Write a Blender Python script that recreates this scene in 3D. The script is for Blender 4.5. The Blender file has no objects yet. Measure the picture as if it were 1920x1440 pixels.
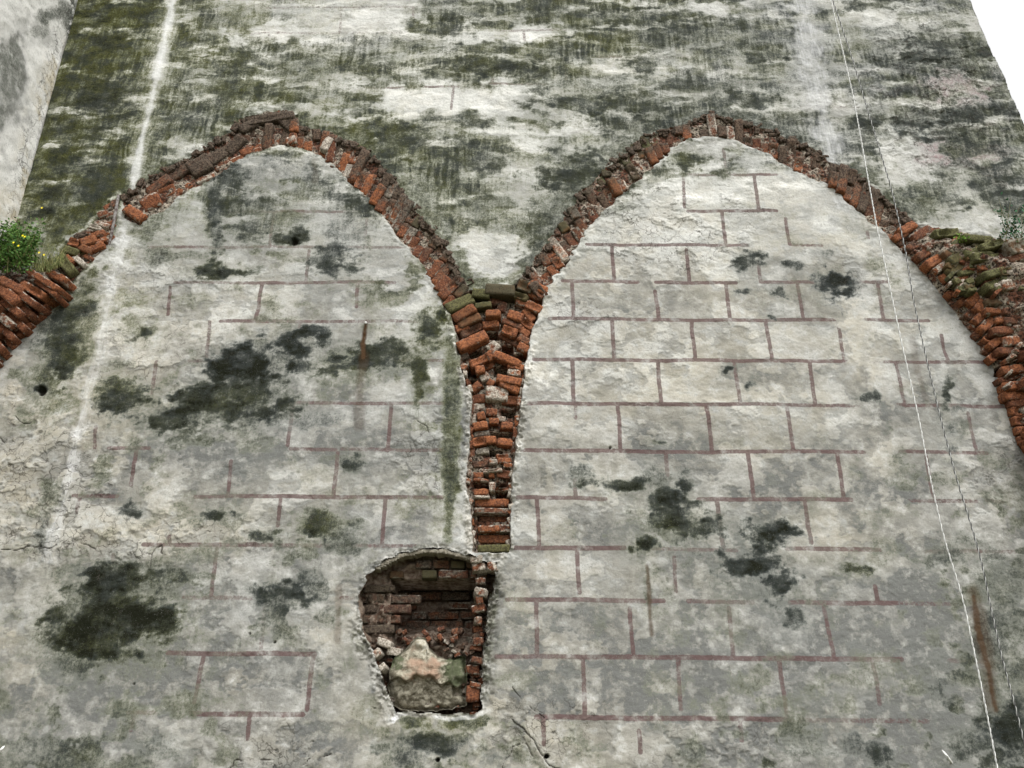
import bpy, math, random
import numpy as np
from mathutils import Matrix, Vector
random.seed(7); rng = np.random.RandomState(11)
scene = bpy.context.scene
C = scene.collection
rad = math.radians

# ------------------------------------------------------------------ camera
F, YAW, PITCH, ROLL = 1500.0, rad(0.514), rad(25.38), rad(0.126)
EYE, WY = 1.6, 5.2                      # eye height, distance of the wall plane
def rot_matrix(y, p, r):
    cy, sy, cp, sp, cr, sr = math.cos(y), math.sin(y), math.cos(p), math.sin(p), math.cos(r), math.sin(r)
    return (np.array([[cy,-sy,0],[sy,cy,0],[0,0,1]]) @ np.array([[1,0,0],[0,cp,-sp],[0,sp,cp]]) @
            np.array([[1,0,0],[0,0,-1.],[0,1,0]]) @ np.array([[cr,-sr,0],[sr,cr,0],[0,0,1]]))
R = rot_matrix(YAW, PITCH, ROLL)
cam_data = bpy.data.cameras.new('camera'); cam = bpy.data.objects.new('camera', cam_data); C.objects.link(cam)
cam_data.sensor_width = 36; cam_data.lens = F/1920*36; cam_data.clip_end = 3000
m = Matrix([list(R[i])+[0] for i in range(3)]+[[0,0,0,1]]); m.translation = Vector((0,0,EYE)); cam.matrix_world = m
scene.camera = cam
# ------------------------------------------------------------------ world and light: bright overcast
SUN_EL, SUN_AZ = rad(52), rad(152)      # azimuth clockwise from +Y (the wall faces -Y)
world = bpy.data.worlds.new('World'); scene.world = world; world.use_nodes = True
wn, wl = world.node_tree.nodes, world.node_tree.links
bg = wn['Background']
sky = wn.new('ShaderNodeTexSky'); sky.sky_type = 'NISHITA'; sky.sun_disc = False
sky.sun_elevation = SUN_EL; sky.sun_rotation = SUN_AZ; sky.dust_density = 4; sky.air_density = 1
hsv = wn.new('ShaderNodeHueSaturation'); hsv.inputs['Saturation'].default_value = 0.02
hsv.inputs['Value'].default_value = 6.4
wl.new(sky.outputs[0], hsv.inputs['Color']); wl.new(hsv.outputs[0], bg.inputs['Color'])
bg.inputs['Strength'].default_value = 0.15
sd_ = bpy.data.lights.new('sun', 'SUN'); sd_.energy = 1.3; sd_.angle = rad(12); sd_.color = (1, .97, .92)
sun = bpy.data.objects.new('sun', sd_); C.objects.link(sun)
sdir = Vector((math.sin(SUN_AZ)*math.cos(SUN_EL), math.cos(SUN_AZ)*math.cos(SUN_EL), math.sin(SUN_EL)))
sun.rotation_euler = sdir.to_track_quat('Z', 'Y').to_euler(); sun.location = (0, -3, 12)
scene.view_settings.view_transform = 'Standard'; scene.view_settings.look = 'None'
scene.view_settings.exposure = -1.29; scene.view_settings.gamma = 1
scene.render.engine = 'CYCLES'

# ------------------------------------------------------------------ helpers
def P(px, py, d=0.0):
    """photo pixel -> point (x, z) on the vertical plane d metres in front of the wall plane"""
    px = np.asarray(px, float); py = np.asarray(py, float)
    v = R @ np.array([px-960, 720-py, np.full(px.shape, -F)]).reshape(3, -1)
    s = (WY-d)/v[1]
    return (v[0]*s).reshape(px.shape), (v[2]*s+EYE).reshape(px.shape)
def PIX(x, y, z):
    v = np.stack([x, y, z-EYE]).reshape(3, -1); c = R.T @ v
    return (960 - F*c[0]/c[2]).reshape(x.shape), (720 + F*c[1]/c[2]).reshape(x.shape)
TAB = [rng.rand(256, 256).astype(np.float32) for _ in range(6)]
def vnoise(x, y, k):
    T = TAB[k % 6]; xi = np.floor(x).astype(np.int32); yi = np.floor(y).astype(np.int32)
    fx = (x-xi).astype(np.float32); fy = (y-yi).astype(np.float32)
    fx = fx*fx*(3-2*fx); fy = fy*fy*(3-2*fy)
    x0 = (xi+37*k) & 255; y0 = (yi+91*k) & 255; x1 = (x0+1) & 255; y1 = (y0+1) & 255
    return (T[y0, x0]*(1-fx)+T[y0, x1]*fx)*(1-fy)+(T[y1, x0]*(1-fx)+T[y1, x1]*fx)*fy
def fbm(x, y, su, sv, octv=4, seed=0, gain=.5):
    """fractal noise, cell sizes su, sv in metres; returns about 0..1 around 0.5"""
    a, s, t = 1., 0., 0.
    for o in range(octv):
        s = s + a*vnoise(x/su*2**o+seed*7.3+o*13.1, y/sv*2**o+seed*3.7+o*5.9, seed+o); t += a; a *= gain
    return s/t
def uni(n, octv=4):                         # spread fbm out towards a uniform 0..1
    m_, s_ = n.mean(), n.std()+1e-6
    return (0.5+0.5*np.tanh((n-m_)/s_*0.85)).astype(np.float32)
def sstep(a, b, x):
    t = np.clip((x-a)/(b-a), 0, 1); return t*t*(3-2*t)
def mesh_obj(name, V, Q, mat, parent=None, attrs=None, smooth=True):
    V = np.asarray(V, np.float32); Q = np.asarray(Q, np.int32); k = Q.shape[1]
    me = bpy.data.meshes.new(name); me.vertices.add(len(V)); me.vertices.foreach_set('co', V.ravel())
    me.loops.add(Q.size); me.loops.foreach_set('vertex_index', Q.ravel())
    me.polygons.add(len(Q)); me.polygons.foreach_set('loop_start', np.arange(0, Q.size, k, dtype=np.int32))
    me.polygons.foreach_set('loop_total', np.full(len(Q), k, np.int32))
    if smooth: me.polygons.foreach_set('use_smooth', np.ones(len(Q), bool))
    for an, av in (attrs or {}).items():
        a = me.attributes.new(an, 'FLOAT_COLOR', 'POINT'); a.data.foreach_set('color', np.asarray(av, np.float32).ravel())
    me.update(calc_edges=True); me.materials.append(mat)
    o = bpy.data.objects.new(name, me); C.objects.link(o)
    if parent: o.parent = parent; o.matrix_parent_inverse = parent.matrix_world.inverted()
    return o
def tag(o, label=None, cat=None, group=None, kind=None):
    if label: o['label'] = label
    if cat: o['category'] = cat
    if group: o['group'] = group
    if kind: o['kind'] = kind
    return o
def empty(name, loc):
    o = bpy.data.objects.new(name, None); C.objects.link(o); o.location = loc; o.empty_display_size = .2
    bpy.context.view_layer.update(); return o

# ------------------------------------------------------------------ materials
class N:
    def __init__(s, name):
        s.m = bpy.data.materials.new(name); s.m.use_nodes = True; s.t = s.m.node_tree; s.b = s.t.nodes['Principled BSDF']
        s.b.inputs['Specular IOR Level'].default_value = .08
    def n(s, t, **k):
        o = s.t.nodes.new(t)
        for a, v in k.items(): setattr(o, a, v)
        return o
    def l(s, a, b): s.t.links.new(a, b)
    def val(s, sock, v):
        if isinstance(v, (int, float)): sock.default_value = v
        elif isinstance(v, tuple): sock.default_value = v if len(v) == 4 or sock.type == 'VECTOR' else (*v, 1)
        else: s.l(v, sock)
    def math(s, op, a, b=0., c=0., clamp=False):
        o = s.n('ShaderNodeMath', operation=op, use_clamp=clamp)
        s.val(o.inputs[0], a); s.val(o.inputs[1], b)
        if op in ('MULTIPLY_ADD',): s.val(o.inputs[2], c)
        return o.outputs[0]
    def mix(s, f, a, b):
        o = s.n('ShaderNodeMix', data_type='RGBA'); s.val(o.inputs[0], f); s.val(o.inputs[6], a); s.val(o.inputs[7], b); return o.outputs[2]
    def ss(s, x, a, b, o0=0., o1=1.):
        o = s.n('ShaderNodeMapRange', interpolation_type='SMOOTHSTEP'); s.val(o.inputs[0], x)
        o.inputs[1].default_value = a; o.inputs[2].default_value = b; o.inputs[3].default_value = o0; o.inputs[4].default_value = o1
        return o.outputs[0]
    def pos(s, sx=1, sy=1, sz=1):
        g = s.n('ShaderNodeNewGeometry'); mp = s.n('ShaderNodeMapping'); s.l(g.outputs['Position'], mp.inputs[0])
        mp.inputs['Scale'].default_value = (sx, sy, sz); return mp.outputs[0]
    def noise(s, vec, scale, det=5, rough=.6, dist=0.):
        o = s.n('ShaderNodeTexNoise'); s.l(vec, o.inputs['Vector']); o.inputs['Scale'].default_value = scale
        o.inputs['Detail'].default_value = det; o.inputs['Roughness'].default_value = rough; o.inputs['Distortion'].default_value = dist
        return o.outputs['Fac']
    def attr(s, name):
        a = s.n('ShaderNodeAttribute', attribute_name=name); sp = s.n('ShaderNodeSeparateColor'); s.l(a.outputs['Color'], sp.inputs[0])
        return sp.outputs[0], sp.outputs[1], sp.outputs[2], a.outputs['Alpha']
    def bump(s, h, strength, dist, prev=None):
        o = s.n('ShaderNodeBump'); s.val(o.inputs['Height'], h); o.inputs['Strength'].default_value = strength
        o.inputs['Distance'].default_value = dist
        if prev: s.l(prev, o.inputs['Normal'])
        return o.outputs[0]

def plaster_material():
    k = N('weathered_plaster'); p = k.pos()
    A = k.attr('stain')      # dark, moss, line, bare
    B = k.attr('tint')       # tan, rust, craquelure, blue-grey wash
    G = k.attr('extra')      # violet, brick dust, crack, white lime
    n1 = k.noise(p, 2.2, 6, .62); n2 = k.noise(p, 11, 7, .68); n3 = k.noise(p, 60, 5, .7); n4 = k.noise(p, 190, 3, .6)
    st = k.noise(k.pos(42, 1, 4.5), 1, 4, .7, .6)                         # fine vertical streaks
    st2 = k.noise(k.pos(3, 1, 24), 1, 5, .6, .4)                     # trowel ripples
    base = k.mix(k.ss(n1, .35, .65), (.415,.416,.390), (.305,.307,.288))
    base = k.mix(k.math('MULTIPLY', k.ss(n2, .42, .68), .55), base, (.58,.572,.54))
    base = k.mix(k.math('MULTIPLY', k.ss(n2, .52, .33), .36), base, (.24,.24,.225))
    base = k.mix(k.math('MULTIPLY', k.ss(n3, .58, .36), .34), base, (.17,.17,.155))
    base = k.mix(k.math('MULTIPLY', A[3], k.ss(n3, .25, .5)), base, (.61,.60,.565))
    tanf = k.math('MULTIPLY', B[0], k.ss(n2, .30, .58), clamp=True)
    base = k.mix(tanf, base, (.42,.375,.28))
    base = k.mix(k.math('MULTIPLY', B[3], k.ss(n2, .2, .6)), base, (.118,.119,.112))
    # painted joints, worn through in places
    wear = k.ss(k.math('ADD', A[2], k.math('MULTIPLY', k.math('SUBTRACT', n3, .5), 1.3)), .36, .72); wear = k.math('MULTIPLY', wear, k.ss(n2, .33, .52, .42, 1.))
    base = k.mix(k.math('MULTIPLY', wear, .84), base, (.086,.051,.049))
    base = k.mix(k.math('MULTIPLY', G[0], k.ss(n3, .3, .6)), base, (.16,.075,.085))
    # algae and soot
    fine = k.math('ADD', k.math('MULTIPLY', k.math('SUBTRACT', n3, .5), 1.0), k.math('MULTIPLY', k.math('SUBTRACT', n4, .5), .6))
    fine = k.math('ADD', fine, k.math('MULTIPLY', k.math('SUBTRACT', st, .5), .40))
    fine = k.math('ADD', fine, k.math('MULTIPLY', k.math('SUBTRACT', n2, .5), .6))
    am_ = k.math('ADD', A[0], k.math('MULTIPLY', fine, k.ss(A[0], .0, .25))); film = k.ss(am_, .04, .62); dm = k.ss(am_, .27, .84)
    green = k.mix(k.ss(n4, .35, .65), (.058,.060,.015), (.015,.017,.006))
    dark = k.mix(k.ss(n3, .4, .65), (.009,.012,.012), (.030,.035,.033))
    al = k.mix(k.math('MULTIPLY', A[1], k.ss(k.noise(p, 6, 6, .7), .38, .62, .15, 1.)), dark, green)
    base = k.mix(k.math('MULTIPLY', film, .78), base, k.mix(k.math('MULTIPLY', A[1], .8), (.175,.180,.168), (.120,.128,.040)))
    base = k.mix(k.math('MULTIPLY', dm, .96), base, al)
    base = k.mix(k.ss(am_, .80, 1.25), base, (.007,.008,.004))
    # white lime runs, flecks of plaster through the algae
    base = k.mix(k.math('MULTIPLY', k.ss(n4, .66, .72), .4), base, (.60,.59,.55))
    base = k.mix(k.math('MULTIPLY', k.ss(k.noise(p, 95, 3, .6), .36, .30), .55), base, (.06,.06,.05))
    base = k.mix(k.ss(k.math('ADD', G[3], k.math('MULTIPLY', k.math('SUBTRACT', st, .5), .5)), .2, .75), base, (.60,.60,.60))
    base = k.mix(k.math('MULTIPLY', B[1], k.ss(n3, .15, .5, .6, 1.), clamp=True), base, (.050,.028,.014))
    # brick dust and mortar inside the broken bands
    bd = k.mix(k.ss(n2, .45, .57), (.26,.225,.18), (.11,.048,.03)); bd = k.mix(k.ss(n3, .54, .42), bd, (.025,.018,.014))
    base = k.mix(k.ss(G[1], .2, .8), base, bd)
    # cracks
    w = k.n('ShaderNodeVectorMath', operation='ADD'); nt = k.n('ShaderNodeTexNoise'); k.l(p, nt.inputs['Vector']); nt.inputs['Scale'].default_value = 9
    nt.inputs['Detail'].default_value = 4
    sc = k.n('ShaderNodeVectorMath', operation='SCALE'); k.l(nt.outputs['Color'], sc.inputs[0]); sc.inputs['Scale'].default_value = .16
    k.l(p, w.inputs[0]); k.l(sc.outputs[0], w.inputs[1])
    vo = k.n('ShaderNodeTexVoronoi', feature='DISTANCE_TO_EDGE'); k.l(w.outputs[0], vo.inputs['Vector']); vo.inputs['Scale'].default_value = 13
    vo2 = k.n('ShaderNodeTexVoronoi', feature='DISTANCE_TO_EDGE'); k.l(w.outputs[0], vo2.inputs['Vector']); vo2.inputs['Scale'].default_value = 5
    c1 = k.ss(vo.outputs['Distance'], .035, .0); c2 = k.ss(vo2.outputs['Distance'], .016, .0)
    cr = k.math('MULTIPLY', k.math('MAXIMUM', c1, c2), k.ss(k.math('ADD', B[2], k.math('MULTIPLY', k.math('SUBTRACT', n1, .5), 1.2)), .25, .8))
    cr = k.math('MULTIPLY', cr, k.ss(n2, .38, .56))
    cr = k.math('MAXIMUM', cr, k.ss(G[2], .3, .9))
    base = k.mix(k.math('MULTIPLY', cr, .8), base, (.055,.048,.04))
    k.l(base, k.b.inputs['Base Color']); k.b.inputs['Roughness'].default_value = .92
    h = k.math('ADD', k.math('MULTIPLY', n2, .55), k.math('MULTIPLY', n3, .5)); h = k.math('ADD', h, k.math('MULTIPLY', n4, .2))
    h = k.math('SUBTRACT', h, k.math('MULTIPLY', cr, .5)); h = k.math('SUBTRACT', h, k.math('MULTIPLY', dm, .12))
    k.l(k.bump(h, .85, .009), k.b.inputs['Normal'])
    return k.m
def brick_material(name='old_brick'):
    k = N(name); p = k.pos(); T = k.attr('bk')      # tone, grime, moss, lime
    n2 = k.noise(p, 22, 6, .65); n3 = k.noise(p, 85, 5, .7); n4 = k.noise(p, 240, 3, .6)
    c = k.mix(T[0], (.048,.022,.016), (.245,.090,.038))
    c = k.mix(k.math('MULTIPLY', k.ss(n2, .46, .58), .55), c, (.13,.058,.034))
    c = k.mix(k.math('MULTIPLY', k.ss(n3, .53, .43), .75), c, (.04,.017,.013))
    c = k.mix(k.math('MULTIPLY', k.ss(n3, .56, .64), .5), c, (.30,.15,.085))
    lime = k.ss(k.math('ADD', T[3], k.math('MULTIPLY', k.math('SUBTRACT', n2, .5), 1.4)), .42, .72)
    c = k.mix(k.math('MULTIPLY', lime, .85), c, k.mix(k.ss(n3, .42, .6), (.17,.15,.12), (.45,.42,.36)))
    gr = k.ss(k.math('ADD', T[1], k.math('MULTIPLY', k.math('SUBTRACT', n2, .5), 1.2)), .25, .8)
    c = k.mix(k.math('MULTIPLY', gr, .86), c, k.mix(k.ss(n3, .40, .6), (.018,.015,.012), (.085,.072,.055)))
    mo = k.ss(k.math('ADD', T[2], k.math('MULTIPLY', k.math('SUBTRACT', n3, .5), 1.1)), .3, .8)
    c = k.mix(k.math('MULTIPLY', mo, .92), c, k.mix(k.ss(n3, .40, .58), (.115,.115,.05), (.035,.038,.02)))
    k.l(c, k.b.inputs['Base Color']); k.b.inputs['Roughness'].default_value = .9
    h = k.math('ADD', n2, k.math('MULTIPLY', n3, .35)); k.l(k.bump(h, 1., .0045), k.b.inputs['Normal'])
    return k.m
def simple(name, col, col2=None, scale=30, rough=.8, bump=.003, stretch=(1,1,1)):
    k = N(name); p = k.pos(*stretch); n = k.noise(p, scale, 5, .65)
    k.l(k.mix(k.ss(n, .35, .65), col, col2 or col), k.b.inputs['Base Color']); k.b.inputs['Roughness'].default_value = rough
    k.l(k.bump(n, .8, bump), k.b.inputs['Normal']); return k.m
M_PL = plaster_material(); M_BR = brick_material()

# ------------------------------------------------------------------ the wall as one fine sheet in wall coordinates
DX = 0.0058
xs = np.arange(-4.17, 4.331, DX)
zf = np.arange(1.50, 8.20, DX)
zs = np.concatenate([np.linspace(-.05, 1.49, 40)[:-1], zf, np.linspace(8.206, 9.6, 50)])
X, Z = np.meshgrid(xs, zs); X = X.astype(np.float32); Z = Z.astype(np.float32)
# leaning left corner and right end
cxl = P(np.array([147., 33.]), np.array([0., 410.])); cxr = P(np.array([1818., 1918.]), np.array([0., 233.]))
def corner_x(z): return np.clip(cxl[0][0]+(z-cxl[1][0])*(cxl[0][1]-cxl[0][0])/(cxl[1][1]-cxl[1][0]), -4.35, -3.9)
def end_x(z): return np.clip(cxr[0][0]+(z-cxr[1][0])*(cxr[0][1]-cxr[0][0])/(cxr[1][1]-cxr[1][0]), 4.1, 4.45)
wL = np.clip((-3.75-X)/(4.17-3.75), 0, 1); wR = np.clip((X-3.9)/(xs[-1]-3.9), 0, 1)
jag = .02*(fbm(Z*0+1, Z, .3, .12, 4, 3)-.5)
X = X + wL*(corner_x(Z)-xs[0]) + wR*(end_x(Z)+jag-xs[-1]); X = X.astype(np.float32)
PX, PY = PIX(X, np.full_like(X, WY), Z); PX = PX.astype(np.float32); PY = PY.astype(np.float32)
H, W = X.shape
nA = (fbm(X, Z, .16, .12, 4, 1)-.5)*2; nB = (fbm(X, Z, .16, .12, 4, 2)-.5)*2      # warps
nF = (fbm(X, Z, .05, .04, 3, 4)-.5)*2
nC = (fbm(X, Z, .09, .05, 4, 25, .65)-.5)*2
nV = uni(fbm(X, Z, .13, .07, 5, 31, .62)); nV2 = uni(fbm(X, Z, .18, .12, 4, 32, .62))
WPX = PX+nA*34+nF*10; WPY = PY+nB*26+nF*8

def window(x0, x1, y0, y1):
    c = P(np.array([x0, x1, x0, x1], float), np.array([y0, y0, y1, y1], float))
    i0, i1 = np.searchsorted(xs, [c[0].min()-.12, c[0].max()+.12]); j0, j1 = np.searchsorted(zs, [c[1].min()-.12, c[1].max()+.12])
    return slice(max(j0, 0), max(j1, 1)), slice(max(i0, 0), max(i1, 1))
def grid_map(rows):
    g = np.array([[int(c) for c in r] for r in rows], np.float32)/9.
    u = np.clip(WPX/80-.5, 0, 22.999); v = np.clip(WPY/80-.5, 0, 16.999)
    i = u.astype(int); j = v.astype(int); fu = u-i; fv = v-j; fu = fu*fu*(3-2*fu); fv = fv*fv*(3-2*fv)
    return (g[j, i]*(1-fu)+g[j, i+1]*fu)*(1-fv)+(g[j+1, i]*(1-fu)+g[j+1, i+1]*fu)*fv
S_MAP = grid_map([
 '167843322255456754533440','188556444465642334344553','168655645211126755633566','277644447674334573455376',
 '579437437363274122112527','565335434353641112223523','063223243554311112223222','273222322331111111122112',
 '362234433431111111112122','342356422241111111112221','233343322241111112123332','243322222231112231122333',
 '242233442222123431112334','233432332222111313233344','256322532122112222332344','245322222222222223223344',
 '344332222222222223333354','454433322453332245535456'])
G_MAP = grid_map([
 '699966543335577654333333','699977543556666544443333','388877765544344433333333','299976666888766544333334',
 '999887644666655443333333','778665544565544433333346','676543333466544333333333','568533333455222222222222',
 '466533333566222222222222','355532222566222222222222','333322222466222222222222','333322222444222222222222',
 '333332255444233332222233','333322224555233222222233','354332224555222222222244','354322223333222222222244',
 '333333333333333333333333','333333333666333333333333'])
T_MAP = grid_map([
 '311112222222223322222222','411112222222223322222211','611112222222223322222222','611112222222223322222222',
 '511112222222223333322222','411222222222233333333222','333333322222334444443222','233333332222334544443332',
 '355554433322334455544333','577654443322445555444433','577554444322445555555444','566555444322544555566545',
 '566666543322544444566655','566544333333544444455555','344333334443665433455555','544444335554777544344555',
 '655545556665777654444555','545555776666777766655544'])
W_MAP = grid_map([  # grey tone map, deeper towards the bottom of the wall
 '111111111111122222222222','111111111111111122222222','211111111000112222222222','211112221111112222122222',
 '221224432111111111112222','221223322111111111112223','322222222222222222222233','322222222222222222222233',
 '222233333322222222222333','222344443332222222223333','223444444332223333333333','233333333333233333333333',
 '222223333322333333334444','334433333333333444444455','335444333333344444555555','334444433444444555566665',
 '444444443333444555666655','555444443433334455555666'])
D = S_MAP
n_r = uni(fbm(X+nA*.10, Z+nB*.05+np.sin(X*2.3)*.05, .42, .085, 5, 5)); n_b = uni(fbm(X, Z, .16, .13, 5, 6, .6))
up = sstep(560, 330, PY)                               # the rippled zone high on the wall
n_mix = n_r*up+(n_b)*(1-up)
DD = D*(1+.16*up)
dark = sstep(1.02-DD-.26, 1.02-DD+.24, n_mix)*(.10+1.05*D)
dark *= .74+.38*nV
dark = np.maximum(dark, up*(.27+.58*uni(fbm(X+nA*.06, Z+nB*.04, .30, .10, 5, 21, .6)))*sstep(.05, .5, D))
streak = uni(fbm(X+nA*.03, Z, .020, .28, 4, 41, .6)); dark = dark*(1+up*.34*(streak-.5)*(.3+1.2*nV2))
dark = np.maximum(dark, sstep(330, 200, PX+.28*PY)*(.62+.35*nV)*up*(n_mix > .16))
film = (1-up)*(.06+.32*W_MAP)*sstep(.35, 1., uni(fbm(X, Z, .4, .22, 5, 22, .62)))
dark = np.clip(np.maximum(dark, film), 0, .95)
moss = np.clip(G_MAP*1.15-.10+(n_b-.5)*.6, 0, 1)
tan = np.clip(T_MAP*1.05-.12+(n_b-.5)*.5, 0, 1)*(1-.5*up)
bare = np.clip(sstep(.62, 1., 1-n_mix)*.8*up+.15*(n_b > .75), 0, 1)
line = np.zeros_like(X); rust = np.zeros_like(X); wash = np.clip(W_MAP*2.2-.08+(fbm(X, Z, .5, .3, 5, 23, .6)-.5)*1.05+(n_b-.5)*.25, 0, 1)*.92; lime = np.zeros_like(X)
viol = np.zeros_like(X); crack = np.zeros_like(X); dust = np.zeros_like(X)
craq = np.clip(.18+.5*(fbm(X, Z, .8, .6, 3, 9)-.5), 0, 1)
hgt = (fbm(X, Z, .55, .4, 4, 7)-.5)*.034 + (fbm(X, Z, .12, .08, 4, 8)-.5)*.010 + (fbm(X, Z, .03, .02, 3, 2)-.5)*.004

def blob(arr, cx, cy, rx, ry, s=1., rot=0., soft=.35, noise=.55, mode='max'):
    m_ = max(rx, ry)*1.6+45
    w = window(cx-m_, cx+m_, cy-m_, cy+m_)
    a = rad(rot); dx = WPX[w]*.55+PX[w]*.45-cx; dy = WPY[w]*.55+PY[w]*.45-cy
    u = (dx*math.cos(a)-dy*math.sin(a))/rx; v = (dx*math.sin(a)+dy*math.cos(a))/ry
    r = np.sqrt(u*u+v*v)+(n_b[w]-.5)*noise+nF[w]*.22+nC[w]*noise*.55
    f = s*sstep(1+soft, 1-soft, r)
    if mode == 'max': arr[w] = np.maximum(arr[w], f)
    elif mode == 'sub': arr[w] = arr[w]*(1-f)
    elif mode == 'add': arr[w] = arr[w]+f
    elif mode == 'lerp': return w, f
def stain(cx, cy, rx, ry, s=.9, g=.3, rot=0., soft=.62, noise=.8):
    w, f = blob(None, cx, cy+ry*.25, rx*1.35+5, ry*1.5+6, 1., rot, .95, noise*.5, 'lerp')       # smoky halo, drawn downwards
    dark[w] = np.maximum(dark[w], f*s*.42*(.7+.5*streak[w])); moss[w] = moss[w]*(1-.6*f)+g*.6*f
    w, f = blob(None, cx, cy, rx, ry, 1., rot, soft, noise, 'lerp')
    dark[w] = np.maximum(dark[w], f*s*(.78+.42*nV[w])); moss[w] = moss[w]*(1-f)+g*f*(.6+.6*nV2[w])
def seg_dist(w, pts, a=0, b=0):
    d = np.full(PX[w].shape, 1e9, np.float32); qx = PX[w]+a; qy = PY[w]+b
    for (x0, y0), (x1, y1) in zip(pts[:-1], pts[1:]):
        ux, uy = x1-x0, y1-y0; L2 = ux*ux+uy*uy+1e-6
        t = np.clip(((qx-x0)*ux+(qy-y0)*uy)/L2, 0, 1)
        d = np.minimum(d, (qx-x0-t*ux)**2+(qy-y0-t*uy)**2)
    return np.sqrt(d)
def pwin(pts, m_=30):
    x_ = [p[0] for p in pts]; y_ = [p[1] for p in pts]; return window(min(x_)-m_, max(x_)+m_, min(y_)-m_, max(y_)+m_)
def stroke(arr, pts, width, s=1., soft=.5, warp=0., noise=0., mode='max'):
    w = pwin(pts, width*2+20)
    d = seg_dist(w, pts, nA[w]*warp, nB[w]*warp)/width + (n_b[w]-.5)*noise
    f = s*sstep(1+soft, 1-soft, d)
    if mode == 'max': arr[w] = np.maximum(arr[w], f)
    elif mode == 'sub': arr[w] = arr[w]*(1-f)
    return w, f

# --- cleaner plaster (cx, cy, rx, ry, strength)
for b in [(835,185,125,26,.62),(700,42,60,22,.7),(1350,10,50,12,.8),(888,462,30,34,.6),(990,275,40,12,.7),(1150,300,60,9,.7),(1700,300,52,40,.8),
          (1680,345,40,30,.7),(1850,412,42,16,.95),(1570,205,30,26,.7),(520,60,70,20,.6),(640,45,40,15,.5),(1000,60,60,12,.6),(1090,248,70,8,.7),
          (1010,335,50,10,.8),(1160,285,60,8,.7),(675,225,35,8,.8),(560,205,70,12,.6),(500,345,50,20,.5),(1300,290,60,20,.6),(1800,170,50,30,.5),
          (1640,30,60,14,.6),(1700,50,50,20,.6),(1400,210,50,10,.7),(1500,190,40,14,.6),(930,70,60,10,.6),(1360,265,60,10,.8),(1330,350,70,30,.6)]:
    w, f = blob(None, b[0], b[1], b[2], b[3], b[4], 0, .4, .9, 'lerp'); dark[w] *= 1-f; bare[w] = np.maximum(bare[w], f*.6)
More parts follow.
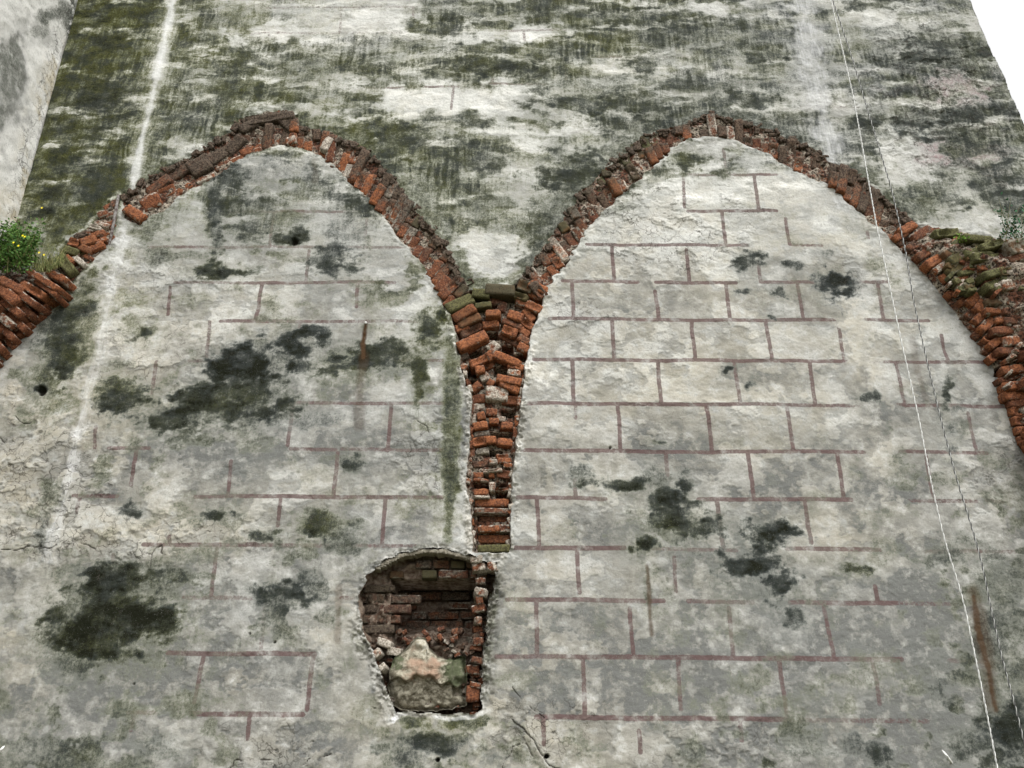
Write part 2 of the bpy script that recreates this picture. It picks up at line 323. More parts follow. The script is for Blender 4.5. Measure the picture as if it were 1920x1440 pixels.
# --- stains (cx, cy, rx, ry, strength, green, tilt)
for b in [(930,125,85,17,.9,.8),(880,115,50,14,.8,.7),(990,132,55,12,.8,.5),(1080,190,85,24,.85,.5),(1170,185,50,18,.8,.5),(1190,120,45,25,.75,.4),(720,243,105,22,.9,1.),
          (760,272,55,25,.85,.9),(850,225,70,14,.7,.6),(900,300,70,30,.7,.6),(1090,335,85,50,.85,.5),(1040,395,70,45,.7,.5),(1200,235,80,18,.75,.3,12),
          (930,395,60,25,.7,.7),(830,355,60,22,.6,.7),(1010,230,60,10,.7,.7),(1430,108,34,12,.85,.6),(1370,190,90,20,.8,.4),(1300,60,70,18,.6,.4),
          (1440,165,60,14,.6,.3),(1620,12,50,10,.8,.4),(1750,80,52,14,.85,.3),(1720,112,60,14,.85,.2),(1640,232,70,14,.8,.5),(1740,235,70,20,.85,.2),
          (1810,215,50,16,.85,.2),(1700,60,60,12,.5,.2),(1850,100,30,15,.8,.5),(1780,380,90,22,.75,.5),(1830,350,60,25,.75,.3),(1890,300,30,40,.6,.2),(1700,375,60,18,.7,.5),
          (1500,255,50,16,.6,.3),(1560,300,60,40,.55,.2),(1000,20,90,10,.6,.7),(1170,32,80,12,.8,.5),(870,28,60,10,.7,.6),(790,50,30,14,.7,.8),(590,130,80,22,.6,.7),
          (440,120,50,20,.8,.9),(700,130,60,16,.7,.8),(180,90,50,70,.95,.9),(230,20,90,22,.9,1.),(200,190,60,35,.95,.5),(110,300,50,40,.9,1.),(90,370,60,40,.95,.8),
          (170,340,50,50,.8,.6),(620,265,20,10,.7,.9),(150,240,40,20,.9,.6),(270,60,30,60,.7,.8),(450,180,60,24,.7,.8),(340,200,30,40,.65,.7),(380,300,70,26,.5,.5),
          (552,443,32,15,.9,.6),(475,432,34,18,.7,.3),(403,395,15,80,.8,.2),(398,360,8,50,.7,1.),(415,511,55,13,.85,.5),(620,488,50,26,.75,.2),(500,380,60,12,.6,.4),
          (590,330,12,50,.6,.5),(440,330,40,26,.6,.2),(520,310,60,18,.5,.1),(650,440,45,35,.45,.1),(680,360,26,26,.5,.3),(280,430,40,30,.55,.5),(330,480,60,16,.5,.4),
          (268,622,34,13,.8,.6),(215,690,30,12,.5,.4),(548,648,58,26,.97,.05,14),(455,692,62,32,.97,.05,18),(390,745,95,26,.97,.35,10),(232,747,66,27,1.0,.7),(335,772,95,30,.92,.25,6),
          (440,770,85,26,.9,.4),(480,735,50,40,.85,.1),(560,690,40,12,.6,.1),(565,790,70,18,.45,0),(660,684,66,24,1.05,.6,4),(725,660,40,26,.95,.3),(802,620,26,34,.8,.7),
          (785,690,18,56,.85,.6),(828,592,22,22,.85,.9),(120,640,34,90,.9,.8,-12),
          (90,610,20,50,.6,.6,-20),(150,570,40,50,.7,.6,-25),(77,733,14,12,1.,.3),(655,861,26,18,.8,.3),(255,955,20,13,.75,.1),(412,960,38,13,.85,.4),(610,985,48,22,.85,.7),
          (640,1012,40,26,.55,.3),(495,1000,36,10,.7,.4),(250,1140,78,60,1.1,.7),(160,1185,76,48,1.1,.7),(225,1095,110,32,1.,.15),(300,1080,60,22,.8,.4),(130,1150,30,60,.7,.3),
          (195,1210,100,30,.7,.3),(120,1240,50,40,.5,.1),(528,1115,46,22,.88,.15),(585,1100,30,28,.6,.2),(370,1080,25,10,.6,.4),(85,1010,14,60,.7,.1,-12),
          (1290,300,30,20,.8,.7),(1410,486,28,20,.85,.1,20),(1495,495,18,8,.7,.1),(1540,475,16,10,.5,.1),(1562,530,36,26,.97,0,-15),(1395,545,22,8,.85,.1),(1465,551,18,12,.85,.1),
          (1450,598,8,6,.8,.1),(1362,693,10,7,.9,.1),(1400,722,13,13,.92,.1),(1625,740,20,13,.7,.1),(1095,882,26,20,.55,.2),(1165,910,66,14,1.0,.3),(1245,930,44,42,.95,.2),
          (1270,985,72,30,1.0,.5,-8),(1205,1020,22,17,.97,.6),(1320,990,30,10,.6,.3),(1440,1003,66,26,1.1,.2,14),(1395,1058,62,36,1.1,.1,10),(1455,1098,34,32,1.0,.2),(1430,1045,44,46,1.05,0),
          (1595,1066,30,10,.85,.6),(1488,1158,22,18,.75,.1),(1240,830,22,8,.65,.4),(1772,745,12,40,.75,.3,-8),(1785,800,16,60,.5,.1,-8),(1300,1040,24,12,.5,.2),
          (1780,1040,40,30,.55,.3),(1880,1100,50,60,.55,.3),(1880,1200,50,80,.6,.3),(1900,1350,50,60,.9,.2),(1820,1390,40,30,.6,.2),(800,1395,75,22,.85,.1),(780,1356,36,16,.85,1.),
          (870,1350,40,10,.7,1.),(770,1420,30,25,.6,.1),(720,1400,30,12,.6,.3),(920,1420,30,18,.5,.1),(1600,1400,26,18,.6,.1),(1650,1420,22,24,.85,.1),(1540,1410,30,20,.5,.1),
          (1500,1390,40,26,.5,.3),(1290,1420,30,14,.6,.3),(300,1400,60,26,.4,.2),(60,1400,60,30,.35,.2),(1210,1090,10,50,.5,.4),(1760,1280,26,60,.35,.1),(60,600,26,50,.3,.2)]:
    stain(*b)
# the deep black hearts of the old damp patches
for b in [(245,1150,85,55,1.15,.5),(190,1190,85,40,1.1,.5),(470,680,80,40,1.05,.1,20),(1430,1050,60,42,1.0,.1),(1265,975,55,30,1.0,.3),(370,760,120,26,1.0,.3,8),(262,1150,42,42,1.25,.5),(235,1170,60,32,1.2,.6),(150,1190,50,26,1.15,.6),(1240,985,28,16,1.05,.6),(1420,1020,26,14,1.05,.2),(430,755,60,14,1.1,.5),(550,445,24,9,1.1,.3),(600,985,30,12,1.,.7)]:
    stain(*b)
# vertical washes, lime and repair strips
STRIPE = [(328,-60),(326,0),(300,112),(276,222),(252,335),(240,400),(228,460),(205,560),(186,650),(165,740),(146,830),(124,920),(104,985),(88,1050)]
w, f = stroke(lime, STRIPE[:6], 9, .47, .98, 3, .6); dark[w] *= 1-.6*f
w, f = stroke(lime, STRIPE[5:], 14, .40, .98, 4, .7)
dark[w] *= 1-.85*f
w, f = stroke(bare, STRIPE, 22, .35, .8, 6, .9); dark[w] *= 1-.55*f
w, f = stroke(lime, [(1495,-40),(1515,100),(1540,210),(1560,300),(1578,370)], 26, .40, .95, 12, .9); dark[w] *= 1-.5*f; wash[w] = np.maximum(wash[w], f*1.6); moss[w] *= 1-f*1.5
w, f = stroke(tan, [(1600,600),(1625,700),(1645,800),(1665,900),(1695,1000),(1712,1070)], 26, .55, .7, 16, .8); line[w] *= 0
bare[w] = np.maximum(bare[w], f*.7); STRIP2 = (w, f)
stroke(wash, [(1700,1100),(1720,1160),(1745,1240),(1760,1320)], 32, 1.6, .5, 12, .6)
stroke(wash, [(1620,640),(1622,720)], 10, .5, .8, 6, .6)
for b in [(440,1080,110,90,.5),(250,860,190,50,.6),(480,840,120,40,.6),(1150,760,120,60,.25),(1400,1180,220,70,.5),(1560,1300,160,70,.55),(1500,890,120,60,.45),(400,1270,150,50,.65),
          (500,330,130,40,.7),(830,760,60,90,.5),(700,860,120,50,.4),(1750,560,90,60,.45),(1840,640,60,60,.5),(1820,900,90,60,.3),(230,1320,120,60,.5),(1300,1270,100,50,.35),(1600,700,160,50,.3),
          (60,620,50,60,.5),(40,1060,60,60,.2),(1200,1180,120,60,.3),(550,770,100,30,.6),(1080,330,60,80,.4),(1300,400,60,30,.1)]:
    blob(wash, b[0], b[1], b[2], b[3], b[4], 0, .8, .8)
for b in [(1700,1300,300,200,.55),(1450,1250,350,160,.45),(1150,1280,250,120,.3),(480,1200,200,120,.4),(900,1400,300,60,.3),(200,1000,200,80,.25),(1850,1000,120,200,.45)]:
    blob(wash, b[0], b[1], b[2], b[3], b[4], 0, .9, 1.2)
for b in [(300,1290,60,40,.8),(430,1280,50,30,.8),(40,1280,60,110,.8),(60,780,60,90,.8),(30,900,60,90,.7),(980,1260,60,60,.9),(1000,1350,90,60,.8),(1540,1360,110,30,.8),(1290,1370,120,30,.6),
          (320,980,140,40,.5),(300,640,90,60,.5),(1700,1330,60,30,.5),(640,1230,50,140,.6),(530,1400,110,40,.7)]:
    blob(tan, b[0], b[1], b[2], b[3], b[4], 0, .6, .8)
for pts, wd, s in [([(686,608),(683,640),(681,668)],4,1.),([(682,668),(676,720),(672,800)],9,.35),([(1213,1062),(1218,1130),(1222,1190)],4,.65),([(636,1100),(632,1200)],6,.4),
                   ([(1826,1120),(1834,1180),(1852,1250),(1868,1330)],6,.9),([(1826,1110),(1845,1210),(1862,1320)],13,.45),([(1708,640),(1722,700),(1735,750)],6,.3),([(590,300),(592,340)],5,.2)]:
    stroke(rust, pts, wd, s, .6, 3, .5)
for b in [(1790,165,70,22,.75),(1770,190,55,16,.6),(1830,285,60,22,.8),(1860,320,50,20,.55),(1840,240,40,20,.4)]:
    blob(viol, b[0], b[1], b[2], b[3], b[4], 0, .8, 1.6)
for b in [(80,900,120,150,.8),(150,1010,170,60,.8),(330,1000,170,60,.6),(300,600,120,120,.6),(1250,430,140,80,.7),(1780,180,130,130,.95),(1100,600,120,60,.5),(1000,560,80,60,.6),(800,870,60,90,.7),
          (1300,650,160,120,.35),(1000,1380,120,60,.7),(500,1400,120,50,.6),(1880,900,60,90,.6),(1200,800,200,150,.35),(1100,1000,160,120,.3),(560,1010,80,60,.4),(1300,1400,200,60,.5),(1760,560,80,80,.3)]:
    blob(craq, b[0], b[1], b[2], b[3], b[4], 0, .7, .8)
for pts, wd, s_, g_ in [([(850,640),(848,700),(846,760),(845,840),(845,920)],17,.66,1.25),([(848,620),(845,760),(843,930)],20,.36,.7),([(845,920),(842,975),(840,1010)],10,.6,.8),([(800,600),(795,640)],14,.6,.7),([(400,330),(402,400),(408,455)],11,.6,.2)]:
    w = pwin(pts, wd*2+30); d = seg_dist(w, pts, nB[w]*4, 0)/wd+(nV[w]-.5)*.45; f = sstep(1.7, .4, d)*(.8+.3*nV2[w]); dark[w] = np.maximum(dark[w], f*s_); moss[w] = moss[w]*(1-f)+g_*f; bare[w] *= 1-f
# --- painted joints
HL = [(500,14,780,14,.45),(330,62,640,63,.3),(640,62,800,62,.22),(940,58,1060,56,.4),(1085,107,1165,106,.7),(1380,155,1500,155,.45),(690,163,860,163,.65),(920,158,1020,159,.9),(1180,107,1290,108,.35),(1500,200,1620,202,.2),
 (420,397,640,397,.75),(640,397,690,397,.6),(280,465,520,463,.5),(520,463,640,463,.7),(640,463,760,463,.5),(330,531,470,531,.5),(470,531,640,529,.9),(640,529,740,530,.9),(415,604,640,602,.75),(640,602,780,602,.4),
 (355,677,410,677,.5),(720,676,830,675,.45),(530,756,830,757,.55),(205,841,280,841,.7),(545,841,630,844,.6),(640,843,830,844,.45),(140,930,220,930,.6),(365,931,450,930,.6),(450,931,640,932,1),(640,932,830,933,.75),
 (270,1022,480,1021,.8),(480,1022,790,1025,.45),(345,1120,470,1121,.4),(640,1121,670,1122,.3),(315,1225,590,1226,.85),(240,1337,290,1336,.5),(360,1338,568,1340,.95),
 (1280,327,1455,329,.8),(1290,397,1455,397,.9),(1100,460,1280,461,.9),(1280,461,1400,462,.9),(1480,460,1540,462,.5),(1055,527,1197,528,1),(1230,529,1380,531,.9),(1430,530,1525,530,.9),(1605,530,1665,530,.6),
 (1030,598,1280,601,1),(1280,601,1580,600,1),(1620,601,1740,602,.8),(1000,674,1280,677,1),(1280,676,1590,678,1),(1640,679,1850,681,.65),(985,756,1280,758,1),(1280,759,1420,759,.9),(1420,759,1610,762,.55),(1680,760,1885,763,.65),
 (975,844,1280,847,.95),(1280,847,1620,848,.75),(1680,847,1850,849,.75),(965,932,1135,935,.95),(1310,936,1595,937,1),(1700,938,1830,940,.45),(1850,938,1880,942,.5),(965,1027,1170,1027,1),(1200,1028,1290,1030,.35),
 (1290,1031,1380,1032,.55),(1475,1029,1650,1031,.9),(1720,1033,1840,1033,.55),(1850,1034,1920,1035,.45),(950,1124,1245,1127,.85),(1290,1127,1410,1130,.55),(1480,1130,1680,1131,.8),(1680,1130,1800,1133,.35),
 (930,1231,1280,1233,.7),(1280,1234,1540,1235,.95),(1540,1236,1690,1237,.85),(1780,1238,1880,1241,.45),(1005,1344,1300,1348,.85),(1300,1347,1480,1349,.8),(1480,1350,1740,1352,.35)]
VL = [(775,15,774,55,.5),(770,145,768,163,.55),(850,165,846,205,.45),(924,145,924,158,.6),(1058,120,1062,150,.9),(1125,55,1127,90,.85),(1266,60,1268,95,.6),(982,60,984,76,.5),(1395,75,1397,100,.5),(640,15,637,60,.3),(505,64,500,105,.25),
 (513,397,506,462,.85),(688,400,684,445,.5),(580,470,574,530,.6),(320,540,315,590,.7),(492,532,480,602,1),(671,532,668,575,.9),(395,605,388,670,.5),(563,605,560,620,.5),(294,680,285,740,.5),(550,757,540,835,.8),
 (733,760,727,845,.75),(180,800,178,840,.5),(257,843,245,908,.9),(434,865,427,925,.65),(634,850,626,930,.85),(150,935,145,960,.5),(527,933,520,985,.75),(723,933,717,1020,.8),(213,1040,207,1080,.55),(408,1025,395,1115,.8),
 (318,1005,318,1020,.6),(497,1130,490,1220,.3),(383,1230,364,1318,.75),(587,1230,576,1330,.85),(252,1345,246,1370,.4),(468,1342,464,1385,.7),
 (1356,280,1362,325,.8),(1281,330,1283,390,.6),(1414,332,1422,397,.9),(1353,397,1360,461,.9),(1472,410,1480,460,.8),(1147,462,1151,527,.9),(1287,470,1293,527,.85),(1422,495,1427,530,.8),(1626,435,1627,447,.7),(1072,530,1075,597,.9),
 (1229,545,1235,600,1),(1361,532,1368,600,.9),(1495,535,1506,598,.8),(1645,532,1656,597,.7),(1147,603,1151,672,.9),(1296,603,1303,675,1),(1436,603,1447,676,.9),(1570,605,1583,675,.9),(1763,630,1775,677,.7),(1073,678,1076,755,.9),
 (1233,680,1240,758,1),(1376,681,1387,757,.75),(1517,681,1528,758,.9),(1680,684,1696,762,.6),(1159,760,1163,843,1),(1325,762,1335,845,.9),(1474,762,1486,843,.7),(1815,775,1830,848,.55),(1248,850,1252,890,.8),(1078,900,1080,930,.7),
 (1402,852,1413,932,1),(1568,852,1582,935,.8),(1735,855,1750,930,.65),(1007,935,1010,1025,.8),(1344,940,1356,1025,1),(1508,940,1521,1018,.8),(1082,1035,1086,1112,.9),(1263,1045,1267,1110,.5),(1640,1100,1646,1125,.8),
 (1005,1128,1007,1230,.8),(1181,1140,1187,1225,.7),(1366,1140,1374,1230,.65),(1544,1133,1563,1232,.65),(1093,1235,1096,1345,.8),(1272,1235,1276,1330,.55),(1460,1240,1475,1345,.65),(1637,1243,1650,1320,.65),(1018,1345,1020,1395,.7),
 (1197,1370,1200,1410,.6),(1388,1355,1390,1390,.45),(1078,758,1079,785,.4)]
for L_, hw in ((HL, .0155), (VL, .0150)):
    for (x0, y0, x1, y1, s) in L_:
        a_, b_ = P(np.array([x0, x1], float), np.array([y0, y1], float))
        i0, i1 = np.searchsorted(xs, [a_.min()-.06, a_.max()+.06]); j0, j1 = np.searchsorted(zs, [b_.min()-.06, b_.max()+.06]); w = (slice(j0, j1), slice(i0, i1))
        ux, uz = a_[1]-a_[0], b_[1]-b_[0]; L2 = ux*ux+uz*uz
        qx = X[w]+nA[w]*.006; qz = Z[w]+nB[w]*.006
        t = np.clip(((qx-a_[0])*ux+(qz-b_[0])*uz)/L2, 0, 1); d = np.hypot(qx-a_[0]-t*ux, qz-b_[0]-t*uz)
        line[w] = np.maximum(line[w], (.36+.60*s)*sstep(hw*1.35, hw*.7, d))
line[STRIP2[0]] *= 1-STRIP2[1]*1.6*(STRIP2[1] < .62)-(STRIP2[1] >= .62)*.98; line = np.clip(line, 0, 1)
line *= 1-.5*np.clip(dark, 0, 1)*up
# --- long open cracks
for pts, wd in [([(945,1330),(955,1345),(975,1365),(1000,1390),(1015,1415),(1030,1432),(1050,1438)],2.2),([(420,1440),(440,1425),(475,1428),(520,1425),(532,1445)],2.2),([(585,1390),(600,1385),(597,1400),(590,1425)],1.8),
    ([(585,1388),(572,1392)],1.5),([(0,1030),(30,1035),(60,1025),(90,1030),(120,1008),(160,1022),(205,1040),(235,1030),(255,1035)],1.6),([(195,1045),(225,1030),(250,1025),(262,1036),(285,1040)],1.5),([(280,1062),(287,1035),(300,1025),(305,1040)],2.),
    ([(345,1020),(370,1005),(390,1000),(415,998)],1.5),([(0,825),(10,832),(40,850)],1.6),([(30,780),(45,795),(60,790)],1.4),([(1020,1345),(1000,1330),(960,1290)],1.2),([(700,1325),(735,1332)],1.6),
    ([(560,1440),(575,1420),(620,1415)],1.4),([(1205,1380),(1208,1400),(1200,1440)],2.),([(1560,1245),(1575,1252),(1590,1246)],1.4),([(780,790),(800,800),(810,830)],1.2),([(940,1440),(960,1400),(985,1395),(1000,1420)],1.4)]:
    w = pwin(pts, 20); d = seg_dist(w, pts, nA[w]*8+nF[w]*4, nB[w]*8+nF[w]*4)
    wd = wd*.62; f = sstep(wd*1.3, wd*.5, d)*sstep(.3, .6, n_b[w]+.1); crack[w] = np.maximum(crack[w], f); hgt[w] -= .008*f
    hgt[w] += .002*sstep(16, 2, d)*(1-f)

# ------------------------------------------------------------------ the broken brick bands (photo outlines on the wall plane)
L_OUT = [(228,368),(270,338),(320,312),(360,290),(400,265),(440,238),(455,222),(500,212),(530,208),(552,220),(558,238),(600,243),(650,262),(690,285),(720,315),(750,350),(775,385),(800,420),(825,450),(850,485),(862,515),(880,542)]
L_IN = [(236,410),(262,420),(300,395),(350,360),(400,335),(430,315),(470,290),(520,274),(560,275),(600,292),(640,325),(680,365),(720,410),(760,460),(790,500),(815,540),(838,582)]
R_OUT = [(975,522),(1000,490),(1030,445),(1060,408),(1075,380),(1110,345),(1150,300),(1190,270),(1230,245),(1280,237),(1310,222),(1340,213),(1370,222),(1420,235),(1470,255),(1520,275),(1550,300),(1600,320),(1640,355),(1680,388),(1720,425)]
R_IN = [(1018,568),(1040,520),(1070,480),(1100,440),(1140,390),(1180,350),(1220,315),(1260,280),(1290,262),(1330,256),(1370,262),(1420,280),(1470,308),(1510,335),(1545,345),(1580,370),(1620,405),(1660,440),(1700,480)]
PIER_L = [(838,578),(850,610),(860,650),(868,700),(878,722),(884,745),(880,800),(878,860),(874,900),(880,940),(884,980),(886,1036)]
PIER_R = [(954,1036),(959,980),(960,940),(962,900),(966,850),(973,800),(978,740),(985,700),(993,650),(1003,605),(1020,565)]
PIER = PIER_L+PIER_R+[(975,520),(955,535),(930,540),(905,545),(880,540)]
STUBL = [(-150,560),(-60,520),(0,505),(60,508),(105,492),(118,470),(140,448),(170,420),(200,388),(222,368),(224,400),(210,455),(160,505),(122,545),(75,590),(40,625),(0,675),(-60,770),(-150,900)]
STUBR = [(1720,425),(1760,428),(1800,436),(1850,445),(1900,452),(2000,440),(2200,430),(2200,1300),(2030,1200),(1990,1060),(1950,910),(1920,832),(1905,785),(1890,745),(1870,712),(1845,670),(1815,625),(1780,575),(1740,525),(1700,480)]
NICHE = [(705,1062),(722,1050),(745,1040),(790,1030),(830,1030),(870,1042),(892,1044),(905,1050),(930,1052),(928,1080),(922,1110),(912,1150),(910,1190),(903,1230),(902,1290),(903,1333),(885,1341),(862,1336),(838,1342),(812,1337),(786,1341),(764,1335),(740,1338),
         (728,1305),(715,1270),(703,1235),(690,1200),(680,1178),(674,1150),(672,1128),(682,1100),(688,1082)]
LABEL = np.zeros(X.shape, np.int8)
def inside_sd(w, poly, amp=5.):
    qx = PX[w]+nF[w]*amp+nA[w]*amp*1.2; qy = PY[w]+nF[w]*amp*.6+nB[w]*amp*1.2
    ins = np.zeros(qx.shape, bool); n_ = len(poly); d = np.full(qx.shape, 1e9, np.float32)
    for i in range(n_):
        x0, y0 = poly[i]; x1, y1 = poly[(i+1) % n_]
        c_ = ((y0 > qy) != (y1 > qy)) & (qx < (x1-x0)*(qy-y0)/(y1-y0+1e-9)+x0); ins ^= c_
        ux, uy = x1-x0, y1-y0; t = np.clip(((qx-x0)*ux+(qy-y0)*uy)/(ux*ux+uy*uy+1e-6), 0, 1)
        d = np.minimum(d, (qx-x0-t*ux)**2+(qy-y0-t*uy)**2)
    d = np.sqrt(d); return np.where(ins, d, -d)
lump = (fbm(X, Z, .045, .035, 4, 11)-.5)*2; lump2 = (fbm(X, Z, .022, .018, 3, 12, .7)-.5)*2
BANDS = [(1, STUBL, -.0, 4), (2, L_OUT+L_IN[::-1], -.022, 6), (3, R_OUT+R_IN[::-1], -.022, 6), (4, PIER, -.075, 3), (5, STUBR, 0., 4)]
SD = {}
for lab, poly, dep, amp in BANDS:
    w = pwin(poly, 40); s = inside_sd(w, poly, amp); SD[lab] = (w, s)
    LABEL[w] = np.where((s > 0) & (LABEL[w] == 0), lab, LABEL[w])
    dust[w] = np.maximum(dust[w], sstep(-1., 2.5, s))
    if dep: hgt[w] += dep*sstep(0, 5, s)+.024*lump[w]*sstep(0, 6, s)
    # torn plaster edge
    edge = np.exp(-((s+5)/5.)**2)*sstep(.35, .8, n_b[w])*.8
    below = sstep(-30, 20, PY[w]-np.interp(PX[w], [p[0] for p in (L_IN+R_IN[::1])], [p[1] for p in (L_IN+R_IN)])) if lab in (2, 3) else 1.
    bare[w] = np.maximum(bare[w], edge*below); dark[w] *= 1-.7*np.clip(edge*below, 0, 1)
    hgt[w] += (.002+.014*lump[w])*np.exp(-((s+5)/5.)**2)
    for a_ in (line, rust): a_[w] *= sstep(-3, -8, s)
# pier margins: thick creamy broken render either side
w = pwin(PIER, 60); s = SD[4][1]; w = SD[4][0]
mg = sstep(-20, -4, s)*(s < 0)*sstep(600, 680, PY[w])*sstep(.25, .6, n_b[w]+.15)
bare[w] = np.maximum(bare[w], mg); tan[w] = np.maximum(tan[w], mg*.5); dark[w] *= 1-.75*mg*(PX[w] > 862); hgt[w] += mg*(.006+.014*lump[w]+.022*lump2[w]); line[w] *= 1-mg
# soot and moss above the ribs
for pts, wd, s_, g_ in [([(880,535),(850,470),(800,405),(750,335),(700,275)],16,.6,.7),([(980,510),(1030,432),(1075,370),(1150,290),(1230,235)],20,.62,.4),([(1290,225),(1345,208),(1440,230),(1540,280)],9,.7,.3),
                        ([(1600,310),(1650,350),(1710,410)],12,.7,.5),([(885,530),(930,528),(975,512)],12,.55,.8),([(445,215),(500,205),(550,205)],6,.6,.5)]:
    w = pwin(pts, wd*2+30); d = seg_dist(w, pts)/wd+(nV[w]-.5)*1.6; f = sstep(1.9, .2, d); dark[w] = np.maximum(dark[w], f*s_); moss[w] = moss[w]*(1-f)+g_*f
    bare[w] *= 1-f
# voids in the pier where bricks have dropped out (px centre, half size)
VOIDS = [(880,656,22,6),(922,621,11,6),(947,649,13,9),(974,664,14,6),(880,689,14,9),(881,714,10,13),(938,689,12,8),(952,768,13,6),(942,811,20,5),(925,844,14,5),(909,890,6,5),(902,906,14,4),(939,907,9,4),(941,925,12,6),(925,966,28,5),(926,1002,28,3),(1884,676,20,5),(1874,699,10,7)]
for cx, cy, rx, ry in VOIDS:
    w = window(cx-rx-8, cx+rx+8, cy-ry-8, cy+ry+8); r = np.maximum(abs(PX[w]+nF[w]*3-cx)/rx, abs(PY[w]+nF[w]*3-cy)/ry)
    hgt[w] -= .10*sstep(1.2, .85, r)
# protruding vault stubs left and right
w, s = SD[1]; hgt[w] += sstep(0, 60, s)*.15*sstep(130, 60, PX[w])+.0*sstep(0, 8, s)+.02*lump[w]*sstep(0, 8, s)
w, s = SD[5]; hgt[w] += (sstep(0, 120, s)*.30+.04*sstep(0, 8, s))*1.+.03*lump[w]*sstep(0, 8, s)
dark[w] = np.maximum(dark[w], 0); 
# niche rim: right reveal is a rough rounded slope
w = pwin(NICHE, 60); sN = inside_sd(w, NICHE, 4.5); LABEL[w] = np.where(sN > 0, -1, LABEL[w])
rev = sstep(-30, -2, sN)*(sN < 0)*sstep(885, 905, PX[w])*sstep(1060, 1100, PY[w])*sstep(1340, 1290, PY[w])
hgt[w] += rev*(-.07)+rev*.035*lump2[w]; tan[w] = np.maximum(tan[w], rev*.75); line[w] *= 1-np.clip(rev*3, 0, 1); bare[w] = np.maximum(bare[w], rev*.45*(n_b[w] > .4)); craq[w] = np.maximum(craq[w], rev)
moss[w] = np.where(rev > .1, .5, moss[w]); dark[w] = np.maximum(dark[w]*(1-rev), .55*rev*(lump[w] < .05))
rim = sstep(-12, -2, sN)*(sN < 0); line[w] *= 1-rim; bare[w] = np.maximum(bare[w], rim*.9*(n_b[w] > .3)); dark[w] *= 1-.7*rim; hgt[w] += rim*(.02*lump[w]+.02*lump2[w])
lf = sstep(-34, -6, sN)*(sN < 0)*sstep(745, 725, PX[w])*sstep(1150, 1185, PY[w])*(n_b[w] > .35)
bare[w] = np.maximum(bare[w], lf); hgt[w] += lf*(.02*lump[w]+.035*lump2[w])
blob(lime, 735, 1346, 8, 8, .6, 0, .5, .9)
stroke(lime, [(735,1340),(800,1344),(850,1348),(900,1340)], 2.5, .4, .9, 12, 2.4)
# lime drip in the pier, open bolt hole, small pits
for b in [(907,745,18,5),(925,762,12,4),(935,609,7,9),(918,905,8,8)]: blob(lime, b[0], b[1], b[2], b[3], 1., 0, .5, .8)
blob(bare, 859, 872, 6, 6, .8, 0, .2, .1); blob(bare, 1010, 700, 22, 20, .9, 0, .3, 1.); blob(bare, 820, 700, 12, 16, .9, 0, .3, .9)
for cx, cy, r_ in [(77,733,9),(552,452,7),(468,1188,3),(515,1204,3),(250,1282,3),(1144,840,3),(1025,1418,5),(820,1425,4)]:
    w = window(cx-r_*2, cx+r_*2, cy-r_*2, cy+r_*2); f = sstep(r_*1.2, r_*.5, np.hypot(PX[w]-cx, PY[w]-cy)+nF[w]*2); hgt[w] -= .07*f; dark[w] = np.maximum(dark[w], f); crack[w] = np.maximum(crack[w], f*.8)
# flaking skins of plaster: shallow terraces
fl = fbm(X, Z, .22, .16, 5, 10, .6); flm = np.clip(craq*1.3, 0, 1)
hgt += .009*sstep(.50, .512, fl)*flm; hgt += .006*sstep(.42, .43, fl)*flm
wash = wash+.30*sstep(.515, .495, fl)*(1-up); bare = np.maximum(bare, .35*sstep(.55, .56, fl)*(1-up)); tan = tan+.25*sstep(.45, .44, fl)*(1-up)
crack = np.maximum(crack, .55*np.exp(-((fl-.506)/.0035)**2)*flm*(n_b > .5))

VY = WY-hgt
wall = empty('ruined_wall', (0, WY, 0)); tag(wall, 'tall weathered plaster wall with painted red block joints, brick arch scars and damp stains', 'wall')
idx = np.arange(H*W).reshape(H, W)
FQ = np.stack([idx[:-1, :-1], idx[:-1, 1:], idx[1:, 1:], idx[1:, :-1]], -1)
FL = LABEL[:-1, :-1]
ALLV = np.stack([X, VY, Z], -1).reshape(-1, 3)
dark = dark*(1-.07*up); moss = moss+.25*up*sstep(420, 250, PX+.28*PY)
SA = np.stack([np.clip(dark, 0, 1.4), np.clip(moss, 0, 1.25), line, np.clip(bare, 0, 1)], -1).reshape(-1, 4)
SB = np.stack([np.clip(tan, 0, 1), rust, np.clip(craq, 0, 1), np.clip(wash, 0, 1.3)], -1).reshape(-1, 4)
SC = np.stack([np.clip(viol, 0, 1), dust, np.clip(crack, 0, 1), np.clip(lime, 0, 1)], -1).reshape(-1, 4)
def sheet(lab, name, parent):
    q = FQ[FL == lab]; u, inv = np.unique(q, return_inverse=True)
    return mesh_obj(name, ALLV[u], inv.reshape(q.shape), M_PL, parent, {'stain': SA[u], 'tint': SB[u], 'extra': SC[u]})
plaster = sheet(0, 'plaster_face', wall)
def height_at(x, z):
    i = int(np.clip(np.searchsorted(xs, x), 0, W-1)); j = int(np.clip(np.searchsorted(zs, z), 0, H-1)); return float(hgt[j, i])

